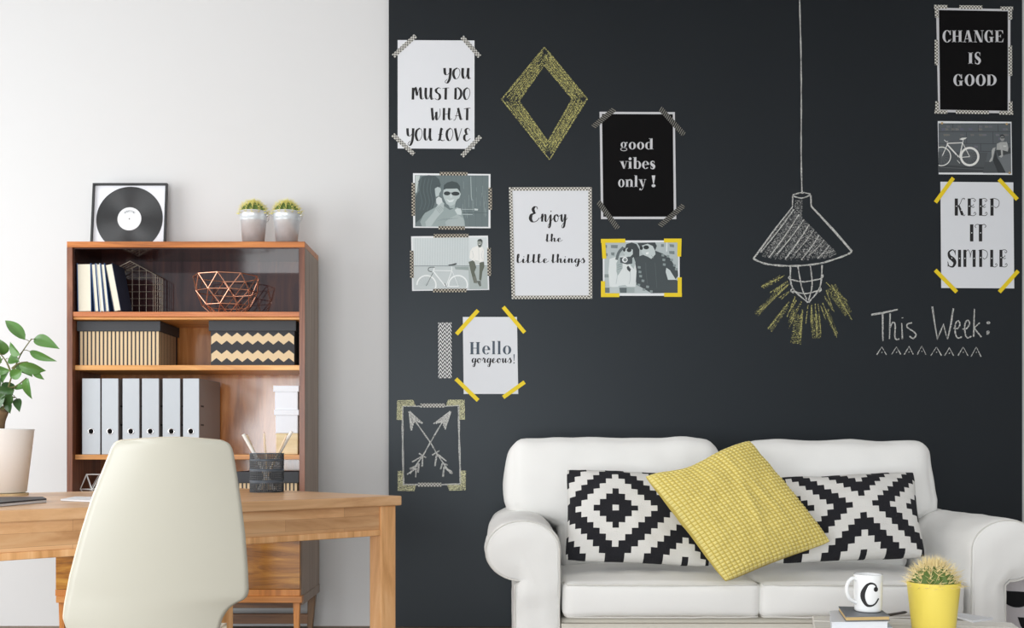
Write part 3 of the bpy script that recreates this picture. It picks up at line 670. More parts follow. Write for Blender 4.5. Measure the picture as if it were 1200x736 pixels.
# 4 bicycle by a stone wall
ly = [('l', (58,63,66), p, 6) for p in ([(75,190),(905,190)], [(75,325),(905,330)], [(540,415),(905,420)], [(240,100),(242,190)], [(395,195),(400,325)], [(700,195),(705,328)], [(560,330),(562,415)], [(75,97),(905,97)], [(760,110),(762,190)], [(535,110),(537,190)])]
ly += [('p', (rr.randint(96,118),)*2+(rr.randint(104,118),), [(x, y), (x+40, y+4), (x+46, y+22), (x+5, y+26)]) for x, y in [(rr.uniform(85, 850), rr.choice((120, 150, 215, 260, 350))) for _ in range(30)]]
ly += [('p', (60,64,67), [(75,560),(600,590),(590,660),(78,660)]), ('p', (78,83,86), [(75,420),(640,430),(610,600),(75,570)]), ('l', (96,101,104), [(80,600),(590,625)], 6)]
ly += [('p', (74,79,82), [(610,520),(740,520),(850,665),(585,665)]), ('l', (110,115,118), [(612,530),(735,530)], 6), ('p', (46,50,53), [(735,400),(750,490),(860,665),(760,665),(700,520)]), ('p', (112,117,120), [(760,490),(905,430),(912,670),(850,665)])]
w2 = (232,232,228)
ly += [('l', (120,124,126), [(435,475),(435+80*math.cos(a), 475+80*math.sin(a))], 2) for a in [k*PI/7 for k in range(14)]]
ly += [('r', w2, 433, 477, 112, 25), ('r', w2, 108, 475, 112, 11, -108, 108), ('l', w2, [(170,325),(350,318)], 11), ('l', w2, [(172,335),(305,480)], 16), ('l', w2, [(352,318),(315,490)], 11), ('l', w2, [(355,325),(432,475)], 7), ('l', w2, [(312,488),(432,478)], 8), ('l', w2, [(185,318),(118,470)], 9), ('l', w2, [(360,282),(352,320)], 8), ('p', w2, [(315,278),(345,262),(402,258),(385,275),(345,288)]), ('c', w2, [(140,285),(165,305),(185,300)], 7), ('l', w2, [(290,520),(320,555)], 6), ('c', (52,56,58), [(300,430),(285,460),(300,500)], 6)]
ly += [('l', (120,124,126), [(108,475),(108+100*math.cos(a), 475+100*math.sin(a))], 2) for a in [k*PI/7-PI/2 for k in range(8)]]
s4 = (176,178,176)
ly += [('p', (62,66,68), [(735,390),(790,360),(900,380),(905,440),(820,460),(760,470)]), ('p', (168,170,168), [(745,330),(790,310),(860,310),(878,380),(870,420),(800,400),(740,400)]), ('p', s4, [(700,380),(730,370),(712,440),(695,520),(672,540),(655,535),(685,480),(685,410)]), ('p', s4, [(770,330),(800,340),(812,400),(815,470),(800,488),(765,480),(795,460),(790,400)]), ('p', s4, [(850,300),(868,330),(870,400),(855,410)]), ('e', (150,152,150), 808, 265, 26, 36), ('p', (54,58,60), [(780,260),(785,228),(812,220),(835,240),(835,270),(820,245),(795,245)]), ('l', (40,44,46), [(788,262),(828,262)], 12), ('p', (202,204,202), [(815,350),(855,350),(850,366),(820,366)])]
t4, o4 = photo([(1098.9,142),(1185.2,142.8),(1186,205),(1100,204.3)], 2, ((88,94,98), [(75,96),(905,96),(912,660),(80,660)]), ly,
      'dark photo of a white bicycle and seated person by a stone wall', (1092,135), 9.81, [], 'yellow_tape', 4)
for x, y in ((1103.8,144.6),(1179.6,145.4),(1182.8,202.8)):
    p = W(x, y, DW); g = G(); g.lathe([(0, 0), (.0045, 0), (.0045, .0012), (.003, .002), (0, .002)], (0, 0, 0), 10)
    g.v = [Vector((p.x+v.x, PF-.0004-v.z, p.z+v.y)) for v in g.v]; make('paper_tack', g, 'cork', t4, o4)

# ------------------------------------------------------------------ chalk drawings on the board
DC = 4.2795
def chalk(name, groups, label, at, cat='chalk drawing'):
    """groups: [(material, [ (points px, width px, smooth) ])]"""
    o = W(at[0], at[1], DW); o.y = 4.28
    t = thing(name, o, label, cat); k = 0
    for pname, mt, strokes in groups:
        g = G()
        for P, wd, sm in strokes:
            pp = [Vector(p) for p in P]; pp = catmull(pp, 6) if sm and len(pp) > 2 else pp
            k += 1
            # chalk wanders a little in width
            flat(g, ribbon(pp, lambda i, n, tt: wd*(1+.25*math.sin(i*1.7+k))), DC-.00001*(k % 40))
        make(pname, g, mt, t, o, kind='stuff' if pname in ('hatching', 'shading', 'ray', 'ray_smudge', 'chalk_stroke') else None)
    return t
def hatch(a, b, c, d, n, wd, jit, rnd):
    """n strokes between edge a-b and edge c-d, running along a->b"""
    out = []
    for i in range(n):
        k = (i+.5)/n; s = Vector(a).lerp(Vector(c), k); e = Vector(b).lerp(Vector(d), k)
        q0 = rnd.uniform(0, jit); q1 = rnd.uniform(0, jit)
        s2 = s.lerp(e, q0); e2 = e.lerp(s, q1); m_ = (s2+e2)/2+Vector((rnd.uniform(-.5, .5), rnd.uniform(-.5, .5)))
        out.append(([s2, m_, e2], wd*rnd.uniform(.7, 1.3), True))
    return out
rc = random.Random(11)
O = [(638,55.5),(688,116),(644,187),(588,116.5)]; I = [(638,76),(671,116),(642,166),(607.5,118.5)]
st = []
for k in range(4):
    a, b, c, d = O[k], O[(k+1) % 4], I[k], I[(k+1) % 4]
    st += hatch(a, b, c, d, 7, 1.2, .18, rc)
    st += [([a, b], 1.6, False), ([c, d], 1.8, False)]
sd = []
for k in range(4):
    a, b = Vector(O[k]).lerp(Vector(I[k]), .5), Vector(O[(k+1) % 4]).lerp(Vector(I[(k+1) % 4]), .5); sd.append(([a, b], 13, False))
chalk('chalk_diamond', [('chalk_fill', 'chalk_yellow_soft', sd), ('chalk_stroke', 'chalk_yellow', st)], 'thick yellow chalk outline of a diamond on the black wall', (642,187))
# pendant lamp
S = lambda x, y: (x/3.771+870, y/3.774+220)
cord = [(936.5,-30),(937,0),(938.5,60),(939,120),(938.8,180),(939.8,227)]
ol = [([S(222,32),S(262,22),S(300,30),S(262,46),S(222,36)],1.4,True), ([S(222,36),S(221,85),S(150,175),S(48,315)],1.6,False), ([S(302,34),S(304,82),S(400,185),S(484,282)],2.2,False), ([S(48,315),S(110,338),S(220,346),S(340,335),S(440,305),S(484,284)],1.9,True)]
ol += [([S(212,348),S(220,440),S(290,508)],1.6,True), ([S(352,342),S(342,440),S(292,508)],1.6,True), ([S(245,348),S(262,440),S(285,495)],1.4,True), ([S(300,346),S(308,430),S(292,500)],1.4,True), ([S(210,405),S(270,416),S(350,402)],1.4,True), ([S(220,458),S(280,468),S(345,452)],1.4,True), ([S(212,388),S(204,400),S(216,410)],1.4,True), ([S(350,380),S(356,392),S(346,402)],1.4,True), ([S(222,445),S(214,456),S(226,466)],1.3,True), ([S(342,440),S(348,452),S(338,462)],1.3,True)]
sh = []; shs = []
for k in range(26):
    q = k/25; x0 = 228+q*185; y0 = 95+q*190; ln = 1-q
    x1 = 80+q*300; y1 = 300+14*math.sin(q*3)+ (5 if k % 2 else -14)
    sh.append(([S(x0, y0), S((x0+x1)/2+4, (y0+y1)/2), S(x1, y1)], rc.uniform(.8, 1.5), True))
    shs.append(([S(x0, y0), S(x1, y1)], 4.5, False))
for k in range(8): shs.append(([S(235+4*k, 55), S(232+4*k, 130)], 2, False))
rays = []
for a, b in (((185,388),(75,440)), ((200,415),(110,475)), ((205,425),(38,580)), ((208,460),(160,495)), ((232,480),(185,590)), ((210,505),(100,650)), ((262,505),(200,625)), ((265,540),(250,725)), ((290,520),(280,610)), ((305,515),(305,660)), ((320,512),(325,668)), ((335,515),(350,670)), ((355,510),(425,675)), ((362,480),(415,570)), ((372,455),(415,560)), ((370,420),(485,520)), ((395,430),(480,585)), ((240,500),(210,560)), ((345,520),(370,600))):
    for j in range(2):
        e = rc.uniform(-7, 7); q = rc.uniform(.55, 1.0)
        rays.append(([S(a[0]+e*.3, a[1]+e*.3), S(a[0]+(b[0]-a[0])*q+e, a[1]+(b[1]-a[1])*q+e*.4)], rc.uniform(.7, 1.3), False))
rs = []
for a, b, wd in (((170,395),(90,440),6), ((180,440),(60,560),7), ((200,520),(120,630),6), ((250,560),(235,690),10), ((320,560),(330,665),10), ((390,440),(470,560),11), ((370,540),(415,650),6), ((230,530),(210,600),6)): rs.append(([S(*a), S(*b)], wd, False))
chalk('chalk_lamp_drawing', [('lamp_outline', 'chalk_white', [(cord, 1.5, True)]+ol), ('shading', 'chalk_soft', shs), ('hatching', 'chalk_soft', sh), ('hatching', 'chalk_white', sh[::3]), ('ray_smudge', 'chalk_yellow_soft', rs), ('ray', 'chalk_yellow', rays)],
      'white chalk drawing of a hanging lamp with yellow rays', (939,412))
# crossed arrows in a frame
A = lambda x, y: (x/5.89+455, y/5.888+460)
fr = [([A(98,92),A(100,350),A(105,640)],2.1,True), ([A(486,88),A(490,340),A(500,635)],2.1,True), ([A(100,92),A(225,95)],1.8,False), ([A(385,95),A(490,88)],1.8,False), ([A(105,634),A(210,636)],1.8,False), ([A(360,636),A(498,632)],1.8,False)]
fr += [([A(185,195),A(290,345),A(338,425),A(430,560)],1.5,True), ([A(372,205),A(290,345),A(235,440),A(150,560)],1.5,True)]
fr += [([A(*p) for p in q],1.8,False) for q in ([(212,420),(262,450)], [(232,440),(165,480)], [(238,440),(234,512)], [(210,500),(148,528)], [(212,490),(205,552)], [(195,520),(130,565)], [(192,515),(190,585)], [(352,402),(303,432)], [(335,428),(322,508)], [(345,430),(402,474)], [(370,485),(410,500)], [(372,490),(362,530)], [(385,510),(378,582)], [(388,515),(442,560)], [(400,525),(440,548)])]
hd = []
for P in ([(145,130),(236,214),(186,196),(160,262)], [(430,130),(392,256),(372,206),(313,216)]):
    for k in range(5):
        c_ = Vector(P[2]); q = k/4
        hd.append(([A(*P[0]), A(*(Vector(P[1]).lerp(c_, q)))], 1.8, False)); hd.append(([A(*P[0]), A(*(Vector(P[3]).lerp(c_, q)))], 1.8, False))
cn = []
for ax, ay, sx_, sy_ in ((98,95,-1,-1), (488,92,1,-1), (104,636,-1,1), (496,634,1,1)):
    cn.append([])
    for k in range(4):
        d = 8+k*10
        cn[-1].append(([A(ax+sx_*d*.9, ay-sy_*95), A(ax+sx_*d*.9, ay+sy_*d), A(ax-sx_*(88-4*k), ay+sy_*d)], 2.0, False))
ct = chalk('chalk_arrow_frame', [('frame_side', 'chalk_white', fr[:1]), ('frame_side', 'chalk_white', fr[1:2]), ('frame_line', 'chalk_white', fr[2:3]), ('frame_line', 'chalk_white', fr[3:4]), ('frame_line', 'chalk_white', fr[4:5]), ('frame_line', 'chalk_white', fr[5:6]), ('arrow', 'chalk_white', fr[6:7]+fr[16:]), ('arrow', 'chalk_white', fr[7:16]), ('arrow_head', 'chalk_white', hd[:10]), ('arrow_head', 'chalk_white', hd[10:])]+[('frame_corner', 'chalk_cream', q) for q in cn], 'white chalk frame around two crossed arrows, low at the left edge of the black wall', (505,577))
for a, b in ((A(222,90), A(390,90)), (A(206,636), A(366,636))): tape(a, b, 4.6, 'washi_grey', ct, ct.location, DC-.001)
# This Week:
T = lambda x, y: (x/7.5+1010, y/7.5+350)
tw = [([(82,142),(200,122),(315,95)],2.0), ([(182,130),(184,372)],1.7), ([(248,130),(242,355)],1.7), ([(244,260),(270,210),(292,230),(290,330),(305,360),(328,352)],1.6), ([(350,215),(356,355)],1.6), ([(355,165),(357,172)],1.6), ([(440,212),(400,225),(402,255),(455,290),(475,320),(450,350),(418,330)],1.6),
      ([(618,70),(640,220),(664,360),(690,290),(716,225),(735,300),(752,358),(780,240),(804,85)],1.7), ([(805,260),(840,262),(862,225),(845,195),(820,230),(822,310),(845,345),(880,335)],1.5), ([(882,268),(920,262),(946,220),(930,190),(905,225),(908,310),(930,345),(962,330)],1.5), ([(988,90),(982,335)],1.7), ([(1035,212),(985,258),(1050,338)],1.6),
      ([(1098,212),(1110,204),(1122,212),(1110,220),(1098,212)],1.5), ([(1104,285),(1116,290),(1112,306),(1102,312),(1100,296),(1104,285)],1.5)]
cr = []
for x, y, wd, h in ((175,424,45,70), (303,424,42,66), (414,420,42,72), (526,416,40,76), (655,424,50,78), (768,432,42,70), (890,424,46,78), (1005,424,46,86)):
    cr.append(([T(x-wd, y+h), T(x, y), T(x+wd*.9, y+h)], 1.2, False)); cr.append(([T(x-2, y+46), T(x+4, y+50)], 1.6, False))
wd_ = lambda L_: [([T(*p) for p in P], wd, len(P) > 3 and len(P) != 9) for P, wd in L_]
chalk('chalk_writing', [('word', 'chalk_white', wd_(tw[:7])), ('word', 'chalk_white', wd_(tw[7:]))]+[('caret', 'chalk_white', cr[i:i+2]) for i in range(0, 16, 2)], 'white chalk heading for the week above a row of small carets', (1090,418), 'writing')
# ------------------------------------------------------------------ bookcase
DF, DB = 3.98, 4.27
PX = DF/F
X0, X1 = W(78.2, 0, DF).x, W(357.2, 0, DF).x
ZT = W(0, 283, DF).z
bo = Vector(((X0+X1)/2, 4.12, FLOOR))
bk = thing('bookcase', bo, 'tall brown wooden bookcase with open shelves and a cupboard on legs', 'bookcase')
def P_(name, x0, x1, y0, y1, z0, z1, mt, bevel=.0012, par=None, label=None):
    g = G(); g.box(x0, x1, y0, y1, z0, z1); return make(name, g, mt, par or bk, bo, bevel=bevel, label=label)
T1 = .021
LD, ZL = 3.875, .69     # deeper cupboard below
P_('top_panel', X0, X1, DF, DB, ZT-T1, ZT, 'walnut_top')
# side panels: reddish front edge with a veneered face
for xa, xb in ((X0, X0+.020), (X1-.020, X1)):
    P_('side_panel', xa, xb, DF+.004, DB, ZL, ZT-T1, 'walnut_side' if xa > -1 else 'walnut_face')
    P_('edge_strip', xa, xb, DF, DF+.004, ZL, ZT-T1, 'walnut_face', .0006)
XI, XJ = X0+.020, X1-.020
zs1 = W(0, 365.2, DF).z; zs2 = W(0, 427.3, DF).z; zs3 = W(0, 532.8, DF).z
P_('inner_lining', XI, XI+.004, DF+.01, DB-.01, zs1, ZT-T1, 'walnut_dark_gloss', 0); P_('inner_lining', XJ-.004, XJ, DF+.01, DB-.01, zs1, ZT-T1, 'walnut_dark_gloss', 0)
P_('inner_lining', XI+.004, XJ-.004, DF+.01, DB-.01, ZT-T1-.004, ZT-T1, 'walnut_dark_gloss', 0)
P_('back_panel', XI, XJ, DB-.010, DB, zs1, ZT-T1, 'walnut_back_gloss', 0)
P_('back_panel', XI, XJ, DB-.010, DB, ZL, zs1-.027, 'golden_gloss', 0)
P_('shelf', XI, XJ, DF+.004, DB-.010, zs1-.018, zs1, 'shelf_edge_orange'); P_('shelf_rail', XI, XJ, DF+.010, DB-.010, zs1-.0275, zs1-.0185, 'shelf_edge')
P_('shelf', XI, XJ, DF+.025, DB-.010, zs2-.018, zs2, 'shelf_edge'); P_('shelf', XI, XJ, DF+.025, DB-.010, zs3-.018, zs3, 'shelf_edge')
# cupboard
lx0, lx1 = W(64.5, 0, LD).x, W(352.2, 0, LD).x
zb = W(0, 706.3, LD).z; zd = W(0, 698.6, LD).z
P_('cupboard_body', lx0, lx1, LD+.018, DB, zb+.02, ZL, 'walnut_side')
xm = (lx0+lx1)/2
P_('cupboard_door', lx0+.002, xm-.0015, LD, LD+.018, zd+.024, ZL-.004, 'door_veneer'); P_('cupboard_door', xm+.0015, lx1-.002, LD, LD+.018, zd+.024, ZL-.004, 'door_veneer')
P_('lower_rail', lx0, lx1-.002, LD+.001, LD+.018, zd, zd+.023, 'leg_wood')
P_('base_rail', lx0+.005, lx1+.006, LD-.006, LD+.03, zb, zd, 'rail_wood')
P_('side_rail', lx1-.016, lx1+.003, LD+.03, DB-.01, zb-.012, zb+.02, 'walnut_side'); P_('side_rail', lx0+.006, lx0+.024, LD+.03, DB-.01, zb-.012, zb+.02, 'walnut_side')
def leg(x0, x1, y0, y1, z0, z1, tx, mt):
    g = G(); g.box(x0, x1, y0, y1, z0, z1)
    for v in g.v:
        if v.z < z0+.001: v.x = (v.x-(x0+x1)/2)*.62+(x0+x1)/2+tx
    make('leg', g, mt, bk, bo, bevel=.002)
for sx_, xa in ((1, W(343, 0, LD).x), (-1, lx0+.01)):
    leg(xa, xa+.024, LD+.004, LD+.028, FLOOR, zb, 0, 'leg_wood')
    xr_ = W(361, 0, 4.2).x if sx_ > 0 else lx0+.03
    leg(xr_, xr_+.03, 4.19, 4.22, FLOOR, zb-.010, -.008, 'dark_leg_wood')
P_('stretcher', lx0+.03, W(343, 0, LD).x-.001, 4.19, 4.205, W(0, 731, 4.19).z, W(0, 719.5, 4.19).z, 'stretcher_wood')
P_('rear_rail', lx0+.06, W(345, 0, 4.19).x, 4.222, 4.24, W(0, 714, 4.19).z, zb-.001, 'stretcher_wood')

# ---- top of the case
ft = W(151.5, 296, 4.24); ft.z = ZT
fr_ = thing('framed_record', ft, 'framed black vinyl record leaning on the white wall', 'picture')
ang = math.atan2(.03, .27)
def lean(v):      # v in frame plane: x, height, out
    return Vector((ft.x+v[0], 4.232+v[1]*math.sin(ang)-v[2], ZT+v[1]*math.cos(ang)+v[2]*math.sin(ang)))
def fbox(name, x0, x1, h0, h1, o0, o1, mt):
    g = G(); g.box(x0, x1, h0, h1, o0, o1); g.v = [lean(v) for v in g.v]
    bm_flip = [tuple(f) for f in g.f]; g.f = bm_flip
    return make(name, g, mt, fr_, ft)
FW = .1425; FH = .274
fbox('backing', -FW+.006, FW-.006, .006, FH-.006, 0, .004, 'white_card')
for a in ((-FW, -FW+.0065, 0, FH), (FW-.0065, FW, 0, FH), (-FW+.0065, FW-.0065, FH-.0065, FH), (-FW+.0065, FW-.0065, 0, .0065)): fbox('frame_bar', a[0], a[1], a[2], a[3], 0, .016, 'frame_black')
cy = FH-.138
g = G(); R = .1270; pr = [(0, .0052), (.046, .0052)]+[q for k in range(24) for q in ((.047+k*.0033, .0056), (.0488+k*.0033, .0050))]+[(R, .0052), (R, .004)]
g.lathe(pr, (0, 0, 0), 72); g.v = [lean((v.x, cy+v.y, v.z)) for v in g.v]; rec = make('record', g, 'vinyl', fr_, ft, smooth=False)
g = G(); g.lathe([(.002, .0060), (.0455, .0060), (.0455, .0052)], (0, 0, 0), 40); g.v = [lean((v.x, cy+v.y, v.z)) for v in g.v]; make('record_label', g, 'label_white', rec, ft)
# curved line of small capitals on the label
g = G()
for i, ch in enumerate('ADVERTISING'):
    a = math.radians(128-7.6*i-0); s_ = .0052
    sh_ = {'A': mono([(0,0),(.4,1),(.8,0)],.16,False)+rct(.2,.3,.6,.42), 'D': rct(0,0,.16,1)+ring(.2,.5,.5,.5,.14,.14,-90,90,8), 'V': mono([(0,1),(.4,0),(.8,1)],.16,False), 'E': rct(0,0,.16,1)+rct(0,0,.6,.14)+rct(0,.43,.5,.57)+rct(0,.86,.6,1), 'R': rct(0,0,.16,1)+ring(.2,.74,.42,.27,.14,.14,-90,90,8)+mono([(.3,.48),(.65,0)],.15,False), 'T': rct(.3,0,.46,1)+rct(0,.86,.76,1), 'I': rct(.2,0,.36,1), 'S': mono([(.6,.85),(.3,1),(.1,.75),(.55,.3),(.35,0),(.05,.12)],.14), 'N': rct(0,0,.14,1)+rct(.56,0,.7,1)+mono([(.07,1),(.63,0)],.16,False), 'G': ring(.4,.5,.42,.5,.14,.14,40,320,12)+rct(.42,.4,.8,.52)}[ch]
    for q in sh_:
        pts = []
        for p in q:
            lx_, lz_ = (p.x-.4)*s_, p.y*s_*1.25
            rr_ = .027+lz_; pts.append(lean((rr_*math.cos(a)+lx_*math.sin(a), cy+rr_*math.sin(a)-lx_*math.cos(a), .0063)))
        n_ = (pts[1]-pts[0]).cross(pts[2]-pts[0])
        g.poly(pts if n_.y < 0 else pts[::-1])
make('label_lettering', g, 'ink_slate', rec, ft)
g = G(); g.lathe([(0, .0064), (.0022, .0064), (.0022, .006)], (0, 0, 0), 10); g.v = [lean((v.x, cy+v.y, v.z)) for v in g.v]; make('spindle_hole', g, 'ink', rec, ft)

def cactus_ball(parent, org, c, r, hz, nrib, mt_sp, nsp, seed, spl, tilt=0):
    rn = random.Random(seed); g = G()
    def fn(u, v):
        a = 2*PI*u; th = v*PI*.5
        rb = r*(1+.085*math.cos(nrib*a))
        return Vector((c[0]+rb*math.cos(th)*math.cos(a), c[1]+rb*math.cos(th)*math.sin(a), c[2]+hz*math.sin(th)*(1-.06*math.exp(-((PI/2-th)/.15)**2))))
    g.grid(fn, nrib*6, 16); make('cactus_body', g, 'cactus', parent, org, smooth=True)
    g = G()
    for k in range(nrib):
        a = 2*PI*k/nrib
        for j in range(nsp):
            th = (j+.35)/nsp*PI*.5; p = fn(k/nrib, th/(PI/2)); n = Vector((math.cos(a)*math.cos(th), math.sin(a)*math.cos(th), math.sin(th)))
            for q in range(7):
                d = (n+Vector((rn.uniform(-1, 1), rn.uniform(-1, 1), rn.uniform(-1, 1)))*.75).normalized(); L_ = spl*rn.uniform(.6, 1.25)
                if d.z < -.15 and p.z < c[2]+hz*.45: continue
                s_ = d.orthogonal().normalized()*spl*(.055 if spl < .022 else .034); t_ = d.cross(s_)
                g.add([p+s_, p-s_*.5+t_*.87, p-s_*.5-t_*.87, p+d*L_], [(0, 1, 3), (1, 2, 3), (2, 0, 3)])
    make('spines', g, mt_sp, parent, org, kind='stuff')
def bucket(cx, D, label):
    zr = W(0, 249, D).z; o = Vector((cx, D, ZT)); r1, r0 = .0515, .037
    t = thing('potted_cactus', o, label, 'cactus', 'galvanised bucket cacti on top of the bookcase')
    H_ = zr-ZT; hb = H_*.76
    def rad(z): return r0+(r1-r0)*z/H_
    g = G(); g.lathe([(0, .001), (r0, .001), (r0+.001, 0), (rad(hb)-.0002, hb-.002), (rad(hb)+.0016, hb), (rad(hb), hb+.002), (r1, H_-.002), (r1+.0018, H_-.001), (r1+.001, H_+.001), (r1-.0015, H_), (rad(H_-.02)-.0015, H_-.02)], o, 48)
    make('bucket', g, 'galvanised', t, o, smooth=True)
    g = G()
    for s_ in (-1, 1):
        g.tube([o+Vector((s_*(r1-.002), -.004, H_-.012)), o+Vector((s_*(r1+.005), -.004, H_-.010)), o+Vector((s_*(r1+.005), .0, H_-.002)), o+Vector((s_*(r1+.001), .002, H_-.002))], .0018, 6)
    make('handle_ear', g, 'galvanised', t, o)
    g = G(); g.tube([o+Vector(((r1+.003)*math.cos(a), .012+.05*math.sin(a), H_-.008-.045*math.sin(a)*.6)) for a in [k*PI/14 for k in range(15)]], .0011, 6)
    make('bail_handle', g, 'galvanised', t, o)
    g = G(); g.lathe([(0, H_-.010), (rad(H_-.012)-.002, H_-.011)], o, 24); make('gravel', g, 'gravel', t, o, kind='stuff')
    cactus_ball(t, o, (o.x, o.y, o.z+H_-.012), .046, .048, 13, 'spine', 7, 3, .018)
    return t
b1 = bucket(W(297, 0, 4.10).x, 4.10, 'left of two small cacti in ribbed metal buckets')
b2 = dup(b1, (W(336, 0, 4.10).x, 4.10, ZT), 'right of two small cacti in ribbed metal buckets')

# ---- top shelf: leaning books, wire house, copper bowl
def book(xb, thick, hgt, tilt, cover, lab, y0=4.0, dep=.13):
    o = Vector((xb, y0+dep/2, zs1+.0008)); t = thing('book', o, lab, 'book', 'books leaning on the top shelf')

    ca, sa = math.cos(tilt), math.sin(tilt)
    # tilt > 0: foot at the right, head leaning to the left
    def tr(v): return Vector((o.x+v.x*ca-v.z*sa, o.y+v.y, o.z+(v.x+thick)*sa+v.z*ca))
    def bx(nm, *b):
        g = G(); g.box(*b[:6]); g.v = [tr(v) for v in g.v]; return make(nm, g, b[6], t, o, bevel=.0006)
    bx('cover', -thick, -thick+.0022, -dep/2, dep/2, 0, hgt, cover); bx('cover', -.0022, 0, -dep/2, dep/2, 0, hgt, cover)
    bx('spine', -thick+.0022, -.0022, dep/2-.003, dep/2, 0, hgt, cover)
    bx('pages', -thick+.0024, -.0024, -dep/2+.002, dep/2-.003, .003, hgt-.004, 'book_pages')
D0 = 4.0; pxs = D0/F
for xb, th_, h_, ti, cv, lb in ((107.2, .0500, .1765, math.atan2(1.0, 57), 'blue_cover', 'thick cream-paged book, first from the left on the top shelf'),
        (115.8, .0160, .176, math.atan2(4.2, 57), 'blue_cover', 'thin blue-covered book beside the thick one on the top shelf'),
        (121.8, .0145, .176, math.atan2(4.8, 57), 'pale_cover', 'thin pale-covered book in the middle of the leaning row'),
        (128.2, .0145, .176, math.atan2(5.8, 57), 'blue_cover', 'thin blue-covered book just left of the navy one'),
        (142, .0270, .176, math.atan2(10.6, 56), 'navy_cover', 'navy-covered book at the right end of the leaning row')):
    book(W(xb, 0, D0).x, th_, h_, ti, cv, lb)
# wire house
wo = W(155, 364.5, 4.10); wo.z = zs1
wh_ = thing('wire_house', wo, 'small house-shaped basket of dark wire grid', 'decoration')
def hp(px, py, D): return W(px, py, D)
yf, yb_ = 4.145, 4.235
fz = lambda py: EYE-(py-528)/F*yf
fx = lambda px: (px-590)/F*yf
prof = [(fx(129), zs1+.002), (fx(129), fz(318)), (fx(152.5), fz(306)), (fx(182), fz(322)), (fx(182), zs1+.002)]
g = G(); r_ = .0013
for y in (yf, yb_): g.tube([(x, y, z) for x, z in prof], r_*1.5, 6, closed=True)
for x, z in prof: g.tube([(x, yf, z), (x, yb_, z)], r_*1.3, 6)
make('house_frame', g, 'wire_grey', wh_, wo)
g = G()
xa, xb = prof[0][0], prof[3][0]
def topz(x):
    for (x0, z0), (x1, z1) in ((prof[1], prof[2]), (prof[2], prof[3])):
        if x0 <= x <= x1: return z0+(z1-z0)*(x-x0)/(x1-x0)
    return prof[1][1]
step = .0265
x = xa+step
while x < xb-.005: g.tube([(x, yb_, zs1+.002), (x, yb_, topz(x))], r_*.8, 5); x += step
z = zs1+.002+step
while z < fz(306):
    xs = [xa+(xb-xa)*k/60 for k in range(61) if topz(xa+(xb-xa)*k/60) >= z]
    if len(xs) > 1: g.tube([(xs[0], yb_, z), (xs[-1], yb_, z)], r_*.8, 5)
    z += step
for X_, zt in ((xa, prof[1][1]), (xb, prof[3][1])):
    y = yf+step
    while y < yb_-.005: g.tube([(X_, y, zs1+.002), (X_, y, zt)], r_*.8, 5); y += step
    z = zs1+.002+step
    while z < zt: g.tube([(X_, yf, z), (X_, yb_, z)], r_*.8, 5); z += step
for p, q in ((prof[1], prof[2]), (prof[2], prof[3])):
    for k in (1, 2, 3): 
        a = k/4; xx, zz = p[0]+(q[0]-p[0])*a, p[1]+(q[1]-p[1])*a; g.tube([(xx, yf, zz), (xx, yb_, zz)], r_*.8, 5)
    y = yf+step
    while y < yb_-.005: g.tube([(p[0], y, p[1]), (q[0], y, q[1])], r_*.8, 5); y += step
make('wire_grid', g, 'wire_grey', wh_, wo)
# copper bowl
bc = Vector((W(265.5, 0, 4.125).x, 4.125, zs1))
cb_ = thing('geometric_bowl', bc, 'copper wire bowl of open triangles on the top shelf', 'bowl')
n = 9; rings = [(.121, .147, 0), (.113, .090, .5), (.088, .038, 0), (.050, .002, .5)]
nodes = [[bc+Vector((r*math.cos(2*PI*(k+ph)/n+1.9), r*math.sin(2*PI*(k+ph)/n+1.9), z)) for k in range(n)] for r, z, ph in rings]
g = G(); cr_ = .0018
for i, R_ in enumerate(nodes):
    for k in range(n):
        g.tube([R_[k], R_[(k+1) % n]], cr_, 6)
        if i < 3:
            nx = nodes[i+1]; off = 0 if rings[i][2] == 0 else 1
            g.tube([R_[k], nx[(k-1+off) % n]], cr_, 6); g.tube([R_[k], nx[(k+off) % n]], cr_, 6)
make('wire_lattice', g, 'copper', cb_, bc)

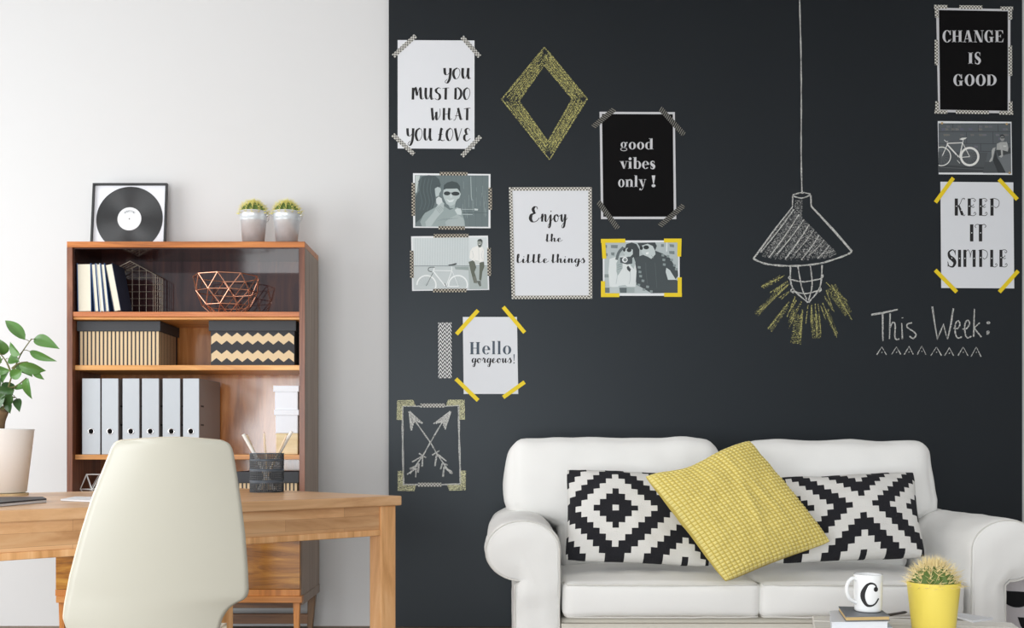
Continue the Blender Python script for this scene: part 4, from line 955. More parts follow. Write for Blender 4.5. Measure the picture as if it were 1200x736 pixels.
# ---- second shelf: two lidded boxes with printed paper
def lidded_box(x0, x1, ytop, ylid, ybot, D, depth, lab, pattern):
    P0, P1 = W(x0, ybot, D), W(x1, ytop, D); zf = pattern[2]
    o = Vector(((P0.x+P1.x)/2, D+depth/2, zf)); t = thing('storage_box', o, lab, 'box')
    zl = W(0, ylid, D).z; zt = P1.z; e = .006
    g = G(); g.box(P0.x+e, P1.x-e, D+e, D+depth-e, zf+.0005, zt-.004); make('box_body', g, 'kraft_dark' if pattern[0] != 'plain' else pattern[1], t, o, bevel=.001)
    g = G(); bxm = 'box_lid' if pattern[0] != 'plain' else pattern[1]; g.box(P0.x, P1.x, D, D+depth, zl, zt); make('lid', g, bxm, t, o, bevel=.0015)
    yy = D+e-.0004; xa, xb = P0.x+e, P1.x-e; g = G()
    if pattern[0] == 'stripes':
        n = pattern[1]; w_ = (xb-xa)/n
        for k in range(n): g.poly([(xa+w_*(k+.3), yy, zf+.001), (xa+w_*(k+.92), yy, zf+.001), (xa+w_*(k+.92), yy, zl-.001), (xa+w_*(k+.3), yy, zl-.001)])
        m_ = int((depth-.02)/w_)
        for k in range(m_):
            a = D+e+w_*(k+.3); b = D+e+w_*(k+.92); g.poly([(xb+.0004, a, zf+.001), (xb+.0004, b, zf+.001), (xb+.0004, b, zl-.001), (xb+.0004, a, zl-.001)])
        make('striped_paper', g, 'kraft', t, o)
    elif pattern[0] == 'zigzag':
        n = 8; w_ = (xb-xa-.004)/n; xs = xa+.002
        hpx = D/F
        for zt_ in (389.6, 410.0):
            for k in range(n):
                for s_ in (0, 1):
                    xq0 = xs+w_*(k+.5*s_); xq1 = xs+w_*(k+.5*s_+.5)
                    # ridge line: trough, peak, trough
                    up0, up1 = (zt_+4.7, zt_-.0) if s_ == 0 else (zt_-.0, zt_+4.7)
                    g.poly([(xq0, yy, W(0, up0+9.4, D).z), (xq1, yy, W(0, up1+9.4, D).z), (xq1, yy, W(0, up1, D).z), (xq0, yy, W(0, up0, D).z)])
        make('zigzag_paper', g, 'kraft', t, o)
    return t
lidded_box(90, 187.8, 376.3, 388, 426.6, 4.015, .235, 'storage box with dark lid and cream vertical stripes, left on the second shelf', ('stripes', 20, zs2))
lidded_box(244.5, 346.8, 375.6, 387.8, 426, 4.015, .235, 'storage box with dark lid and cream zigzags, right on the second shelf', ('zigzag', 0, zs2))
# ---- third shelf: six binders
names = ['leftmost', 'second from left', 'third from left', 'fourth from left', 'fifth from left', 'rightmost']
xs_ = [(96.2, 117.4), (119.2, 138.6), (143.6, 163.2), (166.3, 186.2), (190.6, 211), (214.2, 233.4)]
DBn = 4.012
for k, (a, b) in enumerate(xs_):
    xa, xb = W(a, 0, DBn).x, W(b, 0, DBn).x; o = Vector(((xa+xb)/2, DBn, zs3+.0005))
    t = thing('ring_binder', o, names[k]+' of the six upright grey ring binders', 'binder', 'grey ring binders on the third shelf')
    hw = (xb-xa)/2; hh = W(0, 443.4, DBn).z-zs3-.001; dp = .235; rz = -.07 if k == 5 else 0
    rot_ = Matrix.Rotation(rz, 4, 'Z')
    def bb(nm, x0, x1, y0, y1, z0, z1, mt, bev=.0012, par=t):
        g = G(); g.box(x0, x1, y0, y1, z0, z1); g.v = [rot_ @ v for v in g.v]; return make(nm, g, mt, par, bevel=bev)
    bb('spine', -hw, hw, 0, .003, 0, hh, 'binder_grey'); bb('cover', hw-.003, hw, .003, dp, 0, hh, 'binder_edge'); bb('cover', -hw, -hw+.003, .003, dp, 0, hh, 'binder_edge')
    bb('paper_block', -hw+.006, hw-.006, .02, dp-.01, .006, hh-.02, 'book_pages', 0)
    g = G(); zc = W(0, 505.8, DBn).z-zs3
    g.lathe([(.0085, 0), (.0085, .0012), (.0112, .0016), (.0118, .0006), (.0118, 0)], (0, 0, 0), 24); g.v = [rot_ @ Vector((v.x, -v.z, zc+v.y)) for v in g.v]; rg = make('finger_ring', g, 'chrome', t, smooth=True)
    g = G(); g.lathe([(0, .0006), (.0086, .0006)], (0, 0, 0), 20); g.v = [rot_ @ Vector((v.x, -v.z, zc+v.y)) for v in g.v]; make('finger_hole', g, 'ink_black', t)
    for zz in (476, 498):
        z_ = W(0, zz, DBn).z-zs3; bb('slot', hw, hw+.0007, .02, .05, z_-.003, z_+.003, 'black_plastic', 0)
# white boxes and the wooden one at the right
def plain_box(x0, ytop, ylid, zbase, D, lab, mt, xe=W(354, 0, 4.03).x-.012, lid=True, dep=.2):
    P = W(x0, ytop, D); o = Vector(((P.x+xe)/2, D+dep/2, zbase)); t = thing('small_box', o, lab, 'box')
    zl = W(0, ylid, D).z
    g = G(); g.box(P.x+.005, xe-.005, D+.005, D+dep-.005, zbase+.0005, zl+.002 if lid else P.z); make('box_body', g, mt, t, o, bevel=.001)
    if lid: g = G(); g.box(P.x, xe, D, D+dep, zl, P.z); make('lid', g, mt, t, o, bevel=.001)
    return P.z
z1_ = W(0, 507.8, 4.03).z
plain_box(321.5, 507.8, 520, zs3, 4.03, 'pale wooden box at the bottom of the stack on the third shelf', 'pine', lid=False)
z2_ = plain_box(321, 480.3, 486.6, z1_, 4.03, 'white lidded box in the middle of the stack on the third shelf', 'white_card')
plain_box(320.2, 452, 459, z2_, 4.03, 'white lidded box at the top of the stack on the third shelf', 'white_card')
# ---- below: box and white wire figure on top of the cupboard
lidded_box(272, 350, 553, 566, 600, 4.0, .22, 'storage box with dark lid and stripes behind the pencil cup', ('stripes', 16, ZL+.0005))
wc = Vector((W(113, 0, 4.06).x, 4.06, ZL)); wt_ = thing('wire_planter', wc, 'white wire geometric holder behind the chair', 'decoration')
g = G(); n = 5; hz = W(0, 556, 4.04).z-ZL
up = [wc+Vector((.042*math.cos(2*PI*k/n+.4), .042*math.sin(2*PI*k/n+.4), hz)) for k in range(n)]; md = [wc+Vector((.055*math.cos(2*PI*(k+.5)/n+.4), .055*math.sin(2*PI*(k+.5)/n+.4), hz*.42)) for k in range(n)]; lo_ = [wc+Vector((.03*math.cos(2*PI*k/n+.4), .03*math.sin(2*PI*k/n+.4), .002)) for k in range(n)]
for k in range(n):
    for A_, B_ in ((up[k], up[(k+1) % n]), (up[k], md[k]), (up[k], md[k-1]), (md[k], lo_[k]), (md[k], lo_[(k+1) % n]), (lo_[k], lo_[(k+1) % n]), (md[k], md[(k+1) % n])): g.tube([A_, B_], .0018, 6)
make('wire_lattice', g, 'wire_white', wt_, wc)

# ------------------------------------------------------------------ desk (turned about 44 degrees)
DA = W(471, 581, 2.94); DA.z = FLOOR
DAng = math.atan2(.694, .72); ZD = .75-FLOOR
dk_ = thing('desk', DA, 'oak desk with square legs standing in front of the bookcase', 'desk', rot=DAng)
LX, LY = 1.35, .90; th = W(0, 581, 2.94).z-W(0, 592.2, 2.94).z
def dp_(name, x0, x1, y0, y1, z0, z1, mt, bev=.002, label=None):
    g = G(); g.box(x0, x1, y0, y1, z0, z1); return make(name, g, mt, dk_, bevel=bev, label=label)
dp_('desktop', -LX, 0, 0, LY, ZD-th, ZD, 'desk_wood', .003)
zt = ZD-th
for x0, y0 in ((-.062, .010), (-.062, LY-.060), (-LX+.012, .010), (-LX+.012, LY-.060)): dp_('leg', x0, x0+.050, y0, y0+.050, 0, zt, 'desk_leg_wood', .0035)
az = zt-.078
dp_('apron', -LX+.062, -.062, .016, .034, az+.016, zt, 'desk_apron_wood', .001); dp_('apron_moulding', -LX+.062, -.062, .012, .036, az, az+.016, 'desk_leg_wood', .002)
dp_('apron', -LX+.062, -.062, LY-.034, LY-.016, az+.016, zt, 'desk_apron_wood', .001)
dp_('apron', -.034, -.016, .060, LY-.060, az+.016, zt, 'desk_leg_wood', .001); dp_('apron', -LX+.016, -LX+.034, .060, LY-.060, az+.016, zt, 'desk_leg_wood', .001)
ZDT = .75
# ---- pencil cup
cc = W(312.7, 0, 3.20); cc.z = ZDT
cup = thing('pencil_cup', cc, 'black wire mesh cup holding pencils near the desk edge', 'pencil cup')
Rc, Hc = .0475, W(0, 531, 3.16).z-ZDT
g = G(); nv = 52
for k in range(nv):
    a = 2*PI*k/nv; d = Vector((math.cos(a), math.sin(a), 0))
    g.tube([cc+d*Rc+Vector((0, 0, .002)), cc+d*Rc+Vector((0, 0, Hc))], .0013, 4)
for k in range(21): g.tube([cc+Vector((Rc*math.cos(2*PI*j/nv), Rc*math.sin(2*PI*j/nv), Hc*(k+.5)/21)) for j in range(nv)], .0013, 4, closed=True)
make('mesh_wall', g, 'mesh_black', cup, cc)
for z0, z1 in ((.0, .005), (.235, .31), (.53, .60), (.80, .85), (.975, 1.0)):
    g = G(); g.lathe([(Rc+.0012, z0*Hc), (Rc+.0016, (z0+z1)/2*Hc), (Rc+.0012, z1*Hc), (Rc-.0012, z1*Hc), (Rc-.0012, z0*Hc), (Rc+.0012, z0*Hc)], cc, 52); make('band', g, 'mesh_band', cup, cc, smooth=True)
g = G(); g.lathe([(0, .001), (Rc-.002, .001), (Rc-.002, .003), (0, .003)], cc, 40); make('bottom', g, 'mesh_black', cup, cc)
def pencil(a, b, mt, lab, sharp=True, r=.0034):
    A_, B_ = Vector(a), Vector(b); o = A_.copy(); t = thing('pencil', o, lab, 'pencil', 'pencils in the mesh cup'); d = (B_-A_)
    if sharp:
        g = G(); g.tube([A_, A_+d*.90], r, 6); make('barrel', g, mt, t, o); g = G(); g.tube([A_+d*.90, B_-d*.012], [r, r*.35], 8); make('tip', g, 'pencil_wood', t, o); g = G(); g.tube([B_-d*.012, B_], [r*.35, .0004], 6); make('lead', g, 'ink', t, o)
    else:
        g = G(); g.tube([A_, B_], r, 10); make('barrel', g, mt, t, o)
def cp(px, py, dy=0): p = W(px, py, 3.20+dy); return p
for k_, (a, b, mt, lab, sp) in enumerate((((322, 573), (285, 509), 'pencil_white', 'thick white pencil leaning furthest left in the cup', False),
    ((318, 573), (289, 510), 'pencil_wood', 'bare wood pencil leaning left in the cup', False),
    ((314, 573), (309.5, 506.5), 'pencil_wood', 'sharpened pencil standing upright in the middle of the cup', True),
    ((306, 573), (336.5, 509), 'pencil_wood', 'bare wood pencil leaning right in the cup', True),
    ((303, 573), (342, 505.5), 'pencil_white', 'thick white pencil leaning furthest right in the cup', False))):
    q = {'thick': .0048}.get(lab.split()[0], .0034)
    pa = cp(a[0], a[1], .02*((k_ % 3)-1)); pa.z = ZDT+.006; pencil(pa, cp(b[0], b[1], .02*((k_ % 3)-1)), mt, lab, sp, q)
# ---- papers on the desk, laid with the desk's own direction
def onDesk(x, y, z=0): return Vector((DA.x, DA.y, ZDT+z))+Matrix.Rotation(DAng, 3, 'Z') @ Vector((x, y, 0))
def slab(name, pts, z0, z1, mt, par=None, org=None, **k):
    g = G(); n = len(pts); g.v = [Vector((p[0], p[1], z0)) for p in pts]+[Vector((p[0], p[1], z1)) for p in pts]
    g.face(list(range(n))[::-1]); g.face(range(n, 2*n))
    for i in range(n): g.face((i, (i+1) % n, n+(i+1) % n, n+i))
    return make(name, g, mt, par, org, **k)
def at_desk(px, py, z=ZDT):   # where a sight line meets the desk top
    D = (EYE-z)*F/(py-528); return Vector(((px-590)/F*D, D, z))
def quad_ccw(P):
    a = sum(P[i].x*P[(i+1) % len(P)].y-P[(i+1) % len(P)].x*P[i].y for i in range(len(P)))
    return P if a > 0 else P[::-1]
P = quad_ccw([at_desk(*p) for p in ((71, 587.3), (88, 584), (134, 585), (124, 589.5))])
o = P[0].copy(); t = thing('booklet', o, 'white stapled booklet lying flat beside the chair back', 'booklet')
slab('pages', P, ZDT+.0008, ZDT+.004, 'paper', t, o); slab('cover', P, ZDT+.0042, ZDT+.0048, 'magazine', t, o)
P = quad_ccw([at_desk(*p) for p in ((-45, 592.5), (-10, 587), (50, 586.6), (54.5, 589), (-5, 594.5))])
o = P[0].copy(); t = thing('notebook', o, 'black-covered notebook lying in front of the white plant pot', 'notebook')
slab('pages', P, ZDT+.0008, ZDT+.006, 'paper', t, o); slab('cover', P, ZDT+.0062, ZDT+.0095, 'black_cover', t, o)
# ------------------------------------------------------------------ office chair with a moulded shell
cA = Vector((-.545, 1.98, 0)); cn = Vector((.47, -.88, 0)).normalized(); cx_ = Vector((-cn.y, cn.x, 0))  # right-hand side as seen
TL_ = .13   # the back leans away from the sitter
cnt = (cn*math.cos(TL_)-Vector((0, 0, 1))*math.sin(TL_)).normalized()
def hit(px, py):
    d = Vector(((px-590)/F, 1, -(py-528)/F)); e = Vector((0, 0, EYE)); c0 = Vector((cA.x, cA.y, .75))
    t = (c0-e).dot(cnt)/d.dot(cnt); return e+d*t
chair_o = Vector((cA.x-.05, cA.y+.22, FLOOR))
ch = thing('desk_chair', chair_o, 'cream moulded-shell chair pulled up to the desk', 'chair')
def tab(T, y):
    if y <= T[0][0]: return T[0][1]
    for (a, b), (c, d) in zip(T, T[1:]):
        if y <= c: return b+(d-b)*(y-a)/(c-a)
    return T[-1][1]
TLt = [(518,146),(519.5,141),(522,137.5),(527,134),(535,131),(560,121),(590,109.5),(630,97),(680,84),(715,77.5),(730,76),(742,80),(760,100),(790,118)]
TRt = [(518,264),(519.5,269),(522,272.5),(527,275.5),(535,277.5),(560,281.5),(590,286),(630,291),(670,294),(696,295),(702,293.5),(706,289),(711,278),(718,270),(728,264),(740,260.5),(760,259),(790,258)]
NU, NV = 30, 90
def cpt(u, v, th_):
    yt = 518-5.2*math.sin(PI*u)
    y = yt+(790-yt)*v**1.25
    yy = max(y, 518+ (y-518)*1.0)
    xl_, xr_ = tab(TLt, max(518, y)), tab(TRt, max(518, y))
    p = hit(xl_+(xr_-xl_)*u, y)
    s = (2*u-1)
    return p - cnt*(.020*(s*s)) - cnt*th_ + cnt*.0*v
g = G()
g.grid(lambda u, v: cpt(u, v, 0), NU, NV)
o_ = len(g.v)
g.grid(lambda u, v: cpt(u, v, .014), NU, NV, flip=True)
st = NU+1
def rim(i, j): return j*st+i
edge = [rim(i, 0) for i in range(NU+1)]+[rim(NU, j) for j in range(1, NV+1)]+[rim(i, NV) for i in range(NU-1, -1, -1)]+[rim(0, j) for j in range(NV-1, 0, -1)]
for a, b in zip(edge, edge[1:]+edge[:1]): g.face((a, b, o_+b, o_+a), 1)
bs = make('backrest', g, ['chair_white', 'chair_edge'], ch, chair_o)
me = bs.data
bm = bmesh.new(); bm.from_mesh(me); bmesh.ops.recalc_face_normals(bm, faces=bm.faces); bm.to_mesh(me); bm.free()
for p in me.polygons: p.use_smooth = (p.material_index == 0)
# seat shell reaching forward towards the desk, its wing curling up at the side
sd_ = -cn
def seat(u, v, th_):
    s = 2*u-1; c0 = hit(168, 790); c0.z = .475
    x = s*(.165-.01*v)-.012; y = .02+v*.40
    z = .045*abs(s)**3*(1-.0*v)+.03*(1-v)**2-.02*max(0, v-.7)*2-th_
    return c0+cx_*x+sd_*y+Vector((0, 0, z))
g = G(); g.grid(lambda u, v: seat(u, v, 0), 24, 20); o_ = len(g.v); g.grid(lambda u, v: seat(u, v, .012), 24, 20, flip=True)
st = 25; edge = [i for i in range(25)]+[j*st+24 for j in range(1, 21)]+[20*st+i for i in range(23, -1, -1)]+[j*st for j in range(19, 0, -1)]
for a, b in zip(edge, edge[1:]+edge[:1]): g.face((a, b, o_+b, o_+a), 1)
make('seat', g, ['chair_white', 'chair_edge'], ch, chair_o, smooth=True)
c0 = hit(168, 790); c0.z = .47
for sx_, sy_ in ((-1, .04), (1, .04), (-1, .36), (1, .36)):
    a = c0+cx_*sx_*.09+sd_*.2; b = c0+cx_*sx_*.19+sd_*(.2+(sy_-.2)*1.3); b.z = FLOOR
    g = G(); g.tube([a, a.lerp(b, .1)+Vector((0, 0, .01)), b], [.013, .013, .010], 10); make('leg', g, 'chrome', ch, chair_o, smooth=True)

# ------------------------------------------------------------------ potted ficus on the desk
pc = W(-6, 0, 2.965); pc.z = ZDT
pl_ = thing('potted_ficus', pc, 'small leafy ficus in a glossy white pot on the desk', 'potted plant')
H_ = W(0, 503, 2.965).z-ZDT; r0, r1 = .079, .0985
g = G(); g.lathe([(0, .007), (r0-.006, .007), (r0, .010), (r1-.001, H_-.004), (r1, H_), (r1-.004, H_), (r1-.006, H_-.02), (0, H_-.022)], pc, 64); make('pot', g, 'pot_white', pl_, pc, smooth=True)
g = G(); g.lathe([(0, .0), (r0+.004, .0), (r0+.005, .006), (0, .006)], pc, 48); make('wooden_saucer', g, 'pine', pl_, pc, smooth=False)
g = G(); g.lathe([(0, H_-.018), (r1-.008, H_-.019)], pc, 24); make('soil', g, 'soil', pl_, pc, kind='stuff')
g = G()
tk = [pc+Vector((0, 0, H_-.03)), pc+Vector((.006, 0, H_+.02)), W(3, 480, 2.96)]
g.tube(catmull(tk, 5), [.024-.0007*k for k in range(11)], 12); trunk = make('trunk', g, 'bark', pl_, pc, smooth=True)
def wp(p): return W(p[0], p[1], 2.96+(p[2] if len(p) > 2 else 0))
SP = []
for P in ([(3,482),(8,462),(14,440),(24,416),(37,397,-.02)], [(3,482),(-2,460),(-6,440),(3,420)], [(10,455),(20,452),(31,443,.03)], [(5,478),(10,466),(18,466)], [(14,432),(22,426),(32,424)], [(0,470),(-20,450),(-38,420)], [(14,440),(8,425),(0,414)]):
    g = G(); Q = catmull([wp(p) for p in P], 4); SP += Q; g.tube(Q, [.0030-.0018*k/len(Q) for k in range(len(Q))], 6); make('branch', g, 'stem_green', trunk, pc)
def leaf(b, t, wpx, cup=.25, mtl='leaf', roll=0.0, k=0):
    B, T_ = wp(b), wp(t); ax = T_-B; L_ = ax.length; ax.normalize(); sd = ax.cross(Vector((0, -1, 0))).normalized(); up = sd.cross(ax)
    sd, up = sd*math.cos(roll)+up*math.sin(roll), up*math.cos(roll)-sd*math.sin(roll)
    hw = wpx/F*2.96*.74
    def fn(u, v):
        w_ = hw*(math.sin(PI*min(1, v*1.02)**.85))**.8*(1-.35*v) if v < .98 else 0
        s = 2*u-1
        return B+ax*L_*v+sd*s*w_+up*(abs(s)*w_*.35+L_*.10*math.sin(PI*v)+.04*w_*math.sin(9*v))
    g = G(); g.grid(fn, 6, 10); lf = make('leaf', g, mtl, pl_, pc, smooth=True)
    s0 = min(SP, key=lambda q: (q-B).length); g = G(); g.tube([s0, s0.lerp(B, .5)+Vector((0, 0, .002)), B+ax*L_*.05], .0009, 5); make('petiole', g, 'stem_green', lf, pc)
LV = [((29.5,398.5),(6,375.5),11), ((40,396.5),(70,409),12), ((34.5,411.7),(67,423.5),8), ((24,416),(12,400),11), ((5,416),(-3,396),12), ((10,420),(23,424),11), ((22,428),(54,434.5),11), ((22,427),(38,442),13), ((40,430),(52,445),9), ((26,434),(12,442),10), ((-4,434),(13,434),9), ((17,455),(31,455),7), ((33,443),(38,468),12), ((20,467),(23,483),8), ((11,470),(12,485),8), ((17,457),(-2,456),12), ((3,452),(10,470),12), ((-2,440),(-14,462),13), ((6,462),(-4,480),12), ((-8,470),(-20,488),12), ((-10,430),(-34,440),13), ((-20,450),(-45,470),13), ((-38,420),(-62,432),12), ((-30,415),(-40,388),12), ((-8,420),(-24,398),12), ((12,448),(6,466),12), ((2,425),(-14,418),11), ((14,462),(3,474),10), ((10,436),(3,450),9)]
for k, (b, t, w_) in enumerate(LV):
    b2_ = (b[0], b[1], (-.03 if k % 3 == 0 else .02 if k % 3 == 1 else 0)); leaf(b2_, t, w_, mtl='leaf_dark' if k in (13, 14, 15, 16, 17, 18, 19, 25, 27) else 'leaf', roll=(-.5, .3, -.2, .6)[k % 4])

# ------------------------------------------------------------------ sofa
SO = Vector((.785, 3.8, FLOOR))
sf = thing('sofa', SO, 'white slip-covered two-seat sofa with rolled arms against the black wall', 'sofa')
AF = 3.35; DBk = 4.22
def arm(xin, xout_panel, cx, rx, cz, rz, side):
    """profile in x-z, extruded front to back; side -1 left arm, +1 right arm"""
    prof = []
    # starts at the inner foot, goes up the inner face, round the scroll, back to the panel and down its outer face
    nin = 16
    for k in range(nin): prof.append((xin, FLOOR+.015+(cz-FLOOR-.015)*k/nin))
    a_end = 212 if True else 0
    for k in range(33):
        a = math.radians(a_end*1.0*k/32) + (0 if side < 0 else 0)
        # for the left arm the inner side is at +x
        dx = rx*math.cos(a)*(1 if side < 0 else -1); prof.append((cx+dx, cz+rz*math.sin(a)))
    ex, ez = prof[-1]
    for k in range(1, 7):
        q = k/6; a = math.radians(212+(268-212)*q); dx = rx*math.cos(a)*(1 if side < 0 else -1)
        prof.append((cx+dx, cz+rz*math.sin(a)))
    # into the panel
    zj = prof[-1][1]
    prof.append((xout_panel-(.004*side), zj-.004)) if False else None
    for k in range(0, 13): prof.append((xout_panel, zj-.006-(zj-.006-FLOOR-.015)*k/12))
    xm_ = (xin+xout_panel)/2
    ys = [0, .004, .014, .03, .06]+[.06+(DBk-AF-.06)*k/16 for k in range(1, 17)]
    g = G(); m = len(prof)
    def P(i, j):
        x, z = prof[i]; y = AF+ys[j]; sh = {0: .012, 1: .005, 2: .0015, 3: 0}.get(j, 0)
        c = Vector((cx, cz)) if z > zj-.005 else Vector((xm_, z))
        v = Vector((x, z)); d = (c-v); d = d.normalized()*min(sh, d.length) if d.length > 0 else d
        v = v+d
        p = Vector((v.x, y, v.y)); wv = .0035*nz(p, 9, 3)+.0035*nz(p, 22, 8)
        if j > 1: p += Vector((math.copysign(1, x-xm_)*wv, 0, wv))
        # gathers where the scroll meets the panel
        return p
    for j in range(len(ys)):
        for i in range(m): g.v.append(P(i, j))
    for j in range(len(ys)-1):
        for i in range(m-1):
            q = (j*m+i, j*m+i+1, (j+1)*m+i+1, (j+1)*m+i); g.face(q if side > 0 else q[::-1])
    body = make('arm', g, 'sofa_cloth', sf, SO, smooth=True)
    # puffed front face, from the profile inwards
    g = G(); nr = 9
    def core(x, z):
        if z > zj: return Vector((cx+(x-cx)*.0, cz))
        return Vector((xm_, z))
    for r in range(nr+1):
        q = r/nr
        for i in range(m):
            p0 = P(i, 0); c = core(prof[i][0], prof[i][1]); x = p0.x+(c.x-p0.x)*q; z = p0.z+(c.y-p0.z)*q
            bul = .009*math.sin(PI/2*min(1, q*1.6))
            pp = Vector((x, AF-bul, z)); cr_ = .0045*nz((x*1.2+z*3, 0, z*16-x*10), 1, 2)+.002*nz(pp, 24, 4)
            if zj-.14 < z < zj+.05: pp.y += cr_*1.8*math.exp(-((z-zj+.035)/.055)**2)
            pp.y += cr_*.4; g.v.append(pp)
    for r in range(nr):
        for i in range(m-1):
            q = (r*m+i, r*m+i+1, (r+1)*m+i+1, (r+1)*m+i); g.face(q[::-1] if side > 0 else q)
    make('arm_front', g, 'sofa_cloth', sf, SO, smooth=True)
    g = G(); g.tube([P(i, 1)+Vector((0, -.001, 0)) for i in range(0, m)], .0020, 6); make('piping', g, 'sofa_piping', body, SO, smooth=True)
def Xa(px): return W(px, 0, AF).x
arm(Xa(657.5), Xa(602), Xa(612.5), Xa(657.5)-Xa(612.5), .566, .096, -1)
arm(Xa(1137), Xa(1181), Xa(1182), Xa(1182)-Xa(1137), .566, .098, 1)
xi, xj = Xa(657.5), Xa(1137)
# frame: base with skirt, back frame
g = rbox(xj-xi-.002, .80, .18, .012, 10, wob=.002, T=Matrix.Translation(((xi+xj)/2, 3.385+.40, .3595-.09))); make('base', g, 'sofa_base', sf, SO, smooth=True)
g = G(); g.box(xi+.001, xj-.001, AF+.012, AF+.034, FLOOR+.01, .345); make('skirt', g, 'sofa_base', sf, SO, bevel=.003)
g = rbox(Xa(1181)-Xa(602)-.01, .13, .60, .05, 14, wob=.006, T=Matrix.Translation(((xi+xj)/2, 4.15, .53))); make('back_frame', g, 'sofa_cloth', sf, SO, smooth=True)
# seat cushions
for k, (a, b) in enumerate(((660.5, 892), (891, 1131))):
    xa, xb = W(a, 0, 3.34).x, W(b, 0, 3.34).x
    T_ = Matrix.Translation(((xa+xb)/2, 3.335+.34, .4185))
    g = rbox(xb-xa, .68, .108, .022, 26, crown=.016, wob=.004, ws=5, seed=k*9+2, T=T_, belly=.012)
    c = make('seat_cushion', g, 'sofa_cloth', sf, SO, smooth=True)
    for zz in (.4185+.047, .4185-.050):
        g = G(); y_ = 3.335-.003
        pts = [Vector((xa+.012+(xb-xa-.024)*q/24, y_+.006-.009*math.sin(PI*q/24)+.001*nz((q, zz, k), 3), zz+.0015*nz((q*.7, k, zz*9), 1))) for q in range(25)]
        pts = [Vector((xa+.002, 3.40, zz))]+pts+[Vector((xb-.002, 3.40, zz))]
        g.tube(pts, .0028, 6); make('piping', g, 'sofa_piping', c, SO, smooth=True)
# back cushions, their outer ends lapping over the arms
for k, (x0, x1, zt_) in enumerate(((W(597, 0, 3.84).x, W(846, 0, 3.84).x, W(0, 515, 3.86).z), (W(882, 0, 3.84).x-.03, W(1096, 0, 3.84).x, W(0, 518, 3.86).z))):
    cw = x1-x0; hh_ = zt_-.44
    sgn = -1 if k == 0 else 1
    T_ = Matrix.Translation(((x0+x1)/2, 3.925, .44+hh_/2)) @ Matrix.Rotation(-.17, 4, 'X')
    g = rbox(cw, .20, hh_, .046, 30, crown=.0, wob=.011, ws=5, seed=20+k*7, belly=.035)
    ib = (-sgn)   # inner side
    def shape(v):
        p = v.copy()
        # below arm height the outer side steps in so the cushion sits between the arms
        s = p.x*sgn; lim = (Xa(657.5) if k == 0 else Xa(1137)); 
        q = max(0, min(1, (-(p.z)-hh_*.02)/.07)); q = q*q*(3-2*q)
        half = cw/2; tgt = half-(abs((x0 if k == 0 else x1)-lim)+.02)
        if s > 0: p.x = sgn*(s*(1-q)+s*q*tgt/half)
        # rounded shoulders
        if p.z > hh_*.25: p.x *= 1-.015*((p.z-hh_*.25)/(hh_*.25))**2
        cr_ = (abs(p.x)/half)**6*max(0, p.z/(hh_/2))**2
        p.z -= .010*cr_
        return p
    g.v = [T_ @ shape(v) for v in g.v]
    c = make('back_cushion', g, 'sofa_cloth', sf, SO, smooth=True)
    hx, hz = cw/2-.010, hh_/2-.010
    path = []
    for q in range(64):
        a = 2*PI*q/64; ca, sa = math.cos(a), math.sin(a)
        path.append(Vector((math.copysign(abs(ca)**.22, ca)*hx, -.060, math.copysign(abs(sa)**.22, sa)*hz)))
    path = [T_ @ shape(p) for p in path]
    g2 = G(); g2.tube(path, .0032, 6, closed=True); make('piping', g2, 'sofa_piping', c, SO, smooth=True)

# ------------------------------------------------------------------ throw pillows
def pillow(name, C0, ex, ey, th, fn_m, mats, lab, nu, nv, org, pinch=.045, seed=1, bump=None, sag=None, p=2.4):
    """C0 centre, ex/ey half-edge vectors, th thickness; front faces the room"""
    ex, ey = Vector(ex), Vector(ey); n = ex.cross(ey).normalized()
    if n.y > 0: n = -n
    g = G()
    def f(u, v, s):
        a, b = 2*u-1, 2*v-1
        prof = max(0, (1-abs(a)**p))*max(0, (1-abs(b)**p)); h = th/2*prof**.5
        pa = a*(1-pinch*(1-b*b)*abs(a)**3); pb = b*(1-pinch*(1-a*a)*abs(b)**3); kk = 1-.035*(a*b)**6; pa *= kk; pb *= kk
        q = C0+ex*pa+ey*pb+n*(s*h)
        k = .010*nz((a*1.5+s, b*1.5, seed), 1)+.004*nz((a*5, b*5+s, seed+3), 1)
        q += n*k*(1 if prof > .02 else prof*50)
        if sag: q += sag(a, b)
        if bump and s > 0: q += n*bump(u, v)*min(1, prof*8+.25)
        return q
    g.grid(lambda u, v: f(u, v, 1), nu, nv, mfn=fn_m)
    o2 = len(g.v)
    g.grid(lambda u, v: f(u, v, -1), nu, nv, flip=True, mfn=fn_m)
    t = thing(name, org, lab, 'cushion')
    return t, make('pillow_cover', g, mats, t, org, smooth=True, merge=True), f
CELL = 7.2/F
def ruta(cu, cv, w_, h_, sub, D):
    cell = 7.2/F*D
    def fm(i, j):
        # which printed cell this face belongs to
        ii = math.floor(i/sub-cu+.5); jj = math.floor(j/sub-cv+.5)
        best = 99
        for a in range(-4, 5):
            for b in range(-4, 5):
                if (a+b) % 2 == 0: best = min(best, abs(ii-11*a)+abs(jj-11*b))
        return 1 if (best == 0 or 4 <= best <= 6 or 10 <= best) else 0
    return fm
